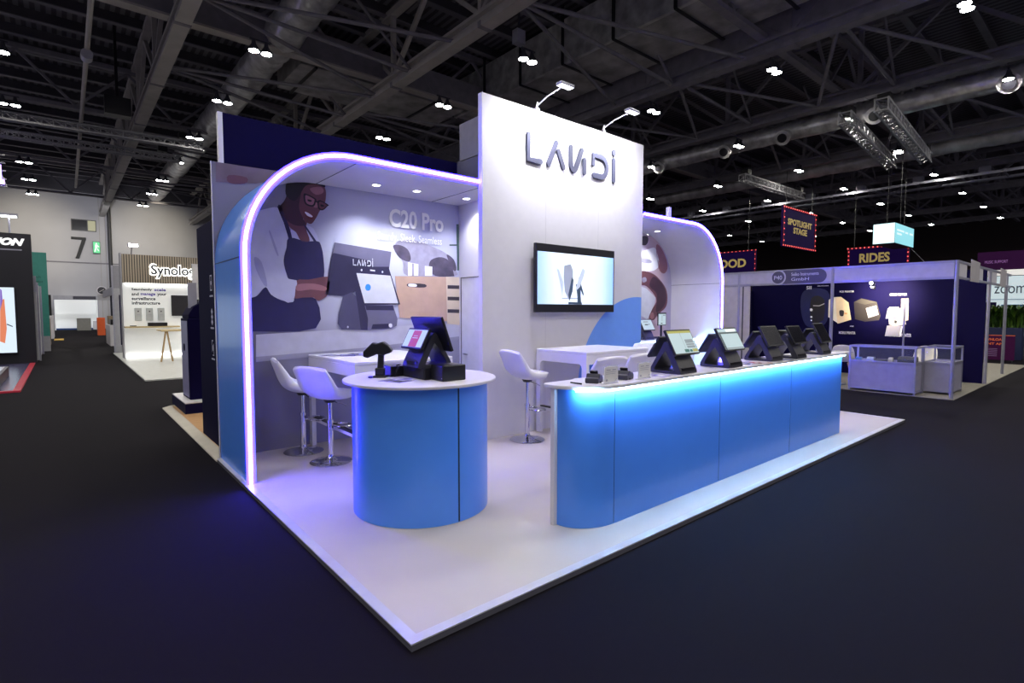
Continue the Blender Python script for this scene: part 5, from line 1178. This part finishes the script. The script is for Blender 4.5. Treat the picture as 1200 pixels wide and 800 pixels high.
hang_sign(Vector((36.5, a.y, c.z - 2.0)), UYN, a.y - c.y, 2.0, (('RIDES', .2, .70, .52, .80),), 'hanging marquee sign reading rides, partly behind the glowing cube', 14)
e = empty('hanging_cube_sign', (30.28, 5.92, 4.95), 'glowing pale cyan hanging cube sign above the right booth', 'light box')
b = MB(); b.box(0, 3.3, 0, .93, 0, .99, mat('cube sign casing', '203048', .5)); b.build('casing', e)
CL = emis('cube face white cyan', (.66, .97, 1.0), 1.5); CR = emis('cube face cyan', (.30, .78, .88), .95); CW = emis('cube lettering', (.75, .95, 1), 1.0)
b = MB(); b.box(-.006, -.001, .01, .92, .01, .98, CL); b.build('side_face', e); b = MB(); b.box(.02, 3.28, -.006, -.001, .01, .98, CR); b.build('front_face', e)
b = MB(); 
for x0, x1, z in ((.3, 1.5, .62), (1.7, 2.2, .60), (2.5, 3.1, .6), (.3, 1.1, .44)): b.box(x0, x1, -.012, -.0065, z, z + .09, CW)
b.build('face_print', e)
b = MB(); b.cyl((3.2, .1, -.01), (5.2, -1.2, -2.0), .01, .01, ALU, 5); b.cyl((.2, .4, .99), (.2, .4, 7.6), .012, .012, BLACK, 5); b.cyl((2.4, .4, .99), (2.4, .4, 7.6), .012, .012, BLACK, 5); b.build('suspension_wire', e)

# ------------------------------------------------------------------ far right: purple banner, bright booth, planters, poster
e = empty('purple_banner', (30, 2.72, 3.25), 'purple overhead banner with pale lower edge at the right edge', 'banner')
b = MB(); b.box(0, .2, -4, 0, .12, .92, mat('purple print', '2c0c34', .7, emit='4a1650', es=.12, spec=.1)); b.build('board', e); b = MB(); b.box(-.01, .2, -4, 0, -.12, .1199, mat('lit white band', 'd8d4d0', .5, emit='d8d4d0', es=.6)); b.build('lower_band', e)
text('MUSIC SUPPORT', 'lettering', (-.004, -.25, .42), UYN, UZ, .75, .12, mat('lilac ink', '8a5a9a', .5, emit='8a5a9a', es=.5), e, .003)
e = empty('bright_booth', (28, 2.9, 0), 'bright white booth with dark lettering behind the plants at the right edge', 'booth')
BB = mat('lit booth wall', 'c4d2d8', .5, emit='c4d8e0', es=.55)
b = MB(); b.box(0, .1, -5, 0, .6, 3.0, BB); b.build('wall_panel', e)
text('zoom', 'lettering', Vector((-.006, onX(1165, 344, 28).y - 2.9, onX(1165, 344, 28).z)), UYN, UZ, onX(1165, 344, 28).y - onX(1202, 344, 28).y, .30, mat('dark slate letters', '3a4a58', .5), e, .006)
b = MB(); b.box(-.02, 0, -1.15, -.55, 1.35, 1.95, NAVY2); b.build('screen', e); b = MB(); b.box(-.03, -.001, -5, -1.3, 1.75, 1.85, mat('steel blue bar', '3c6a90', .5)); b.box(-.03, -.001, -5, -.3, 2.05, 2.07, mat('steel blue bar', '3c6a90', .5)); b.build('blue_bar', e)
e = empty('booth_roof_lamp', (16.5, .6, 2.5), 'cluster of small white lamps on the booth roof edge at right', 'lamp')
b = MB(); b.box(-1, .5, 0, .04, 0, .03, ALU); b.build('rail', e)
for x in (-.8, .1):
    b = MB(); b.cyl((x, -.02, -.05), (x + .05, -.12, -.12), .05, .07, WHITE, 12); b.build('lamp_head', e); b = MB(); b.cyl((x + .05, -.121, -.121), (x + .052, -.124, -.123), .06, .06, emis('small lamp glare', (1, 1, .95), 8), 12); b.build('lamp_lens', e)
def planter(loc, w, d, h, label, fh, n, spread):
    e = empty('planter', loc, label, 'planter', 'planters with bushy green plants')
    b = MB(); b.box(0, d, 0, w, 0, h, mat('navy planter box', '15204a', .5)); b.build('planter_box', e, .01)
    b = MB(); G = [mat('leaf green', '35581a', .5, var=.3, scale=4), mat('leaf yellow green', '4c6c1e', .5, var=.3, scale=4), mat('leaf dark green', '1f3812', .5, var=.3, scale=4)]
    rr = random.Random(int(loc[0] * 10))
    for i in range(n):
        x = rr.uniform(0, d); y = rr.uniform(0, w); th = rr.uniform(0, 2 * PI); L = rr.uniform(.5, 1.0) * fh; sp = rr.uniform(.3, 1) * spread; wd = .035
        P = [Vector((x + math.cos(th) * sp * t ** 1.5, y + math.sin(th) * sp * t ** 1.5, h + L * (t * 1.6 - .8 * t * t))) for t in (0, .3, .6, .85, 1)]
        side = Vector((-math.sin(th), math.cos(th), 0)); ws = (wd * .5, wd, wd, wd * .6, .003)
        v = [p - side * a for p, a in zip(P, ws)] + [p + side * a for p, a in zip(P, ws)]
        b.add(v, [(k, k + 1, k + 6, k + 5) for k in range(4)], G[i % 3], True)
    b.build('foliage', e, recalc=False, ang=180); return e
planter((22.4, .35, 0), 1.0, .5, 1.05, 'navy planter box with tall bushy green plants at the right edge', .95, 420, .55)
planter((21.9, 1.62, 0), .6, .5, .55, 'lower planter with spiky green plants beside the purple poster', .75, 220, .35)
planter((24.5, -.75, 0), 1.2, .5, 1.0, 'bright green leafy hedge planter cut by the right edge of the photo', 1.2, 420, .45)
e = empty('poster_board', (21.2, .62, .06), 'purple poster board with orange lettering standing before the planters', 'poster')
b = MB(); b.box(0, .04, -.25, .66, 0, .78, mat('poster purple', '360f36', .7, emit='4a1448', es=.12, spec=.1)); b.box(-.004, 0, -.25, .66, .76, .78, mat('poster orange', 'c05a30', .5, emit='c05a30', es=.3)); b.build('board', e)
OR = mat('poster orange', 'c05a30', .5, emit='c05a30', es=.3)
text('DOWNLOAD', 'lettering', (-.006, .60, .60), UYN, UZ, .62, .08, OR, e, .003, .03); text('EVENT APP', 'lettering', (-.006, .58, .47), UYN, UZ, .6, .07, OR, e, .003, .03)
b = MB()
for k in range(6): b.box(-.006, -.001, .15, .6, .34 - k * .045, .355 - k * .045, mat('lilac print', '8a6a9c', .5))
b.build('small_print', e)
b = MB(); b.box(.1, .2, .0, .05, -.05, .0, BLACK); b.box(-.02, .12, -.2, -.15, -.059, -.0, BLACK); b.box(-.02, .12, .55, .6, -.059, 0, BLACK); b.build('foot', e)
# ------------------------------------------------------------------ world and render look
w = bpy.data.worlds.new('world'); S.world = w; w.use_nodes = True
w.node_tree.nodes['Background'].inputs[0].default_value = (.60, .57, .72, 1); w.node_tree.nodes['Background'].inputs[1].default_value = .30
S.view_settings.view_transform = 'Standard'; S.view_settings.look = 'None'; S.view_settings.exposure = 0.02; S.view_settings.gamma = 1.0
try: S.view_settings.use_curve_mapping = False
except Exception: pass
S.cycles.use_denoising = True
S.cycles.sample_clamp_indirect = 6.0
S.cycles.max_bounces = 8
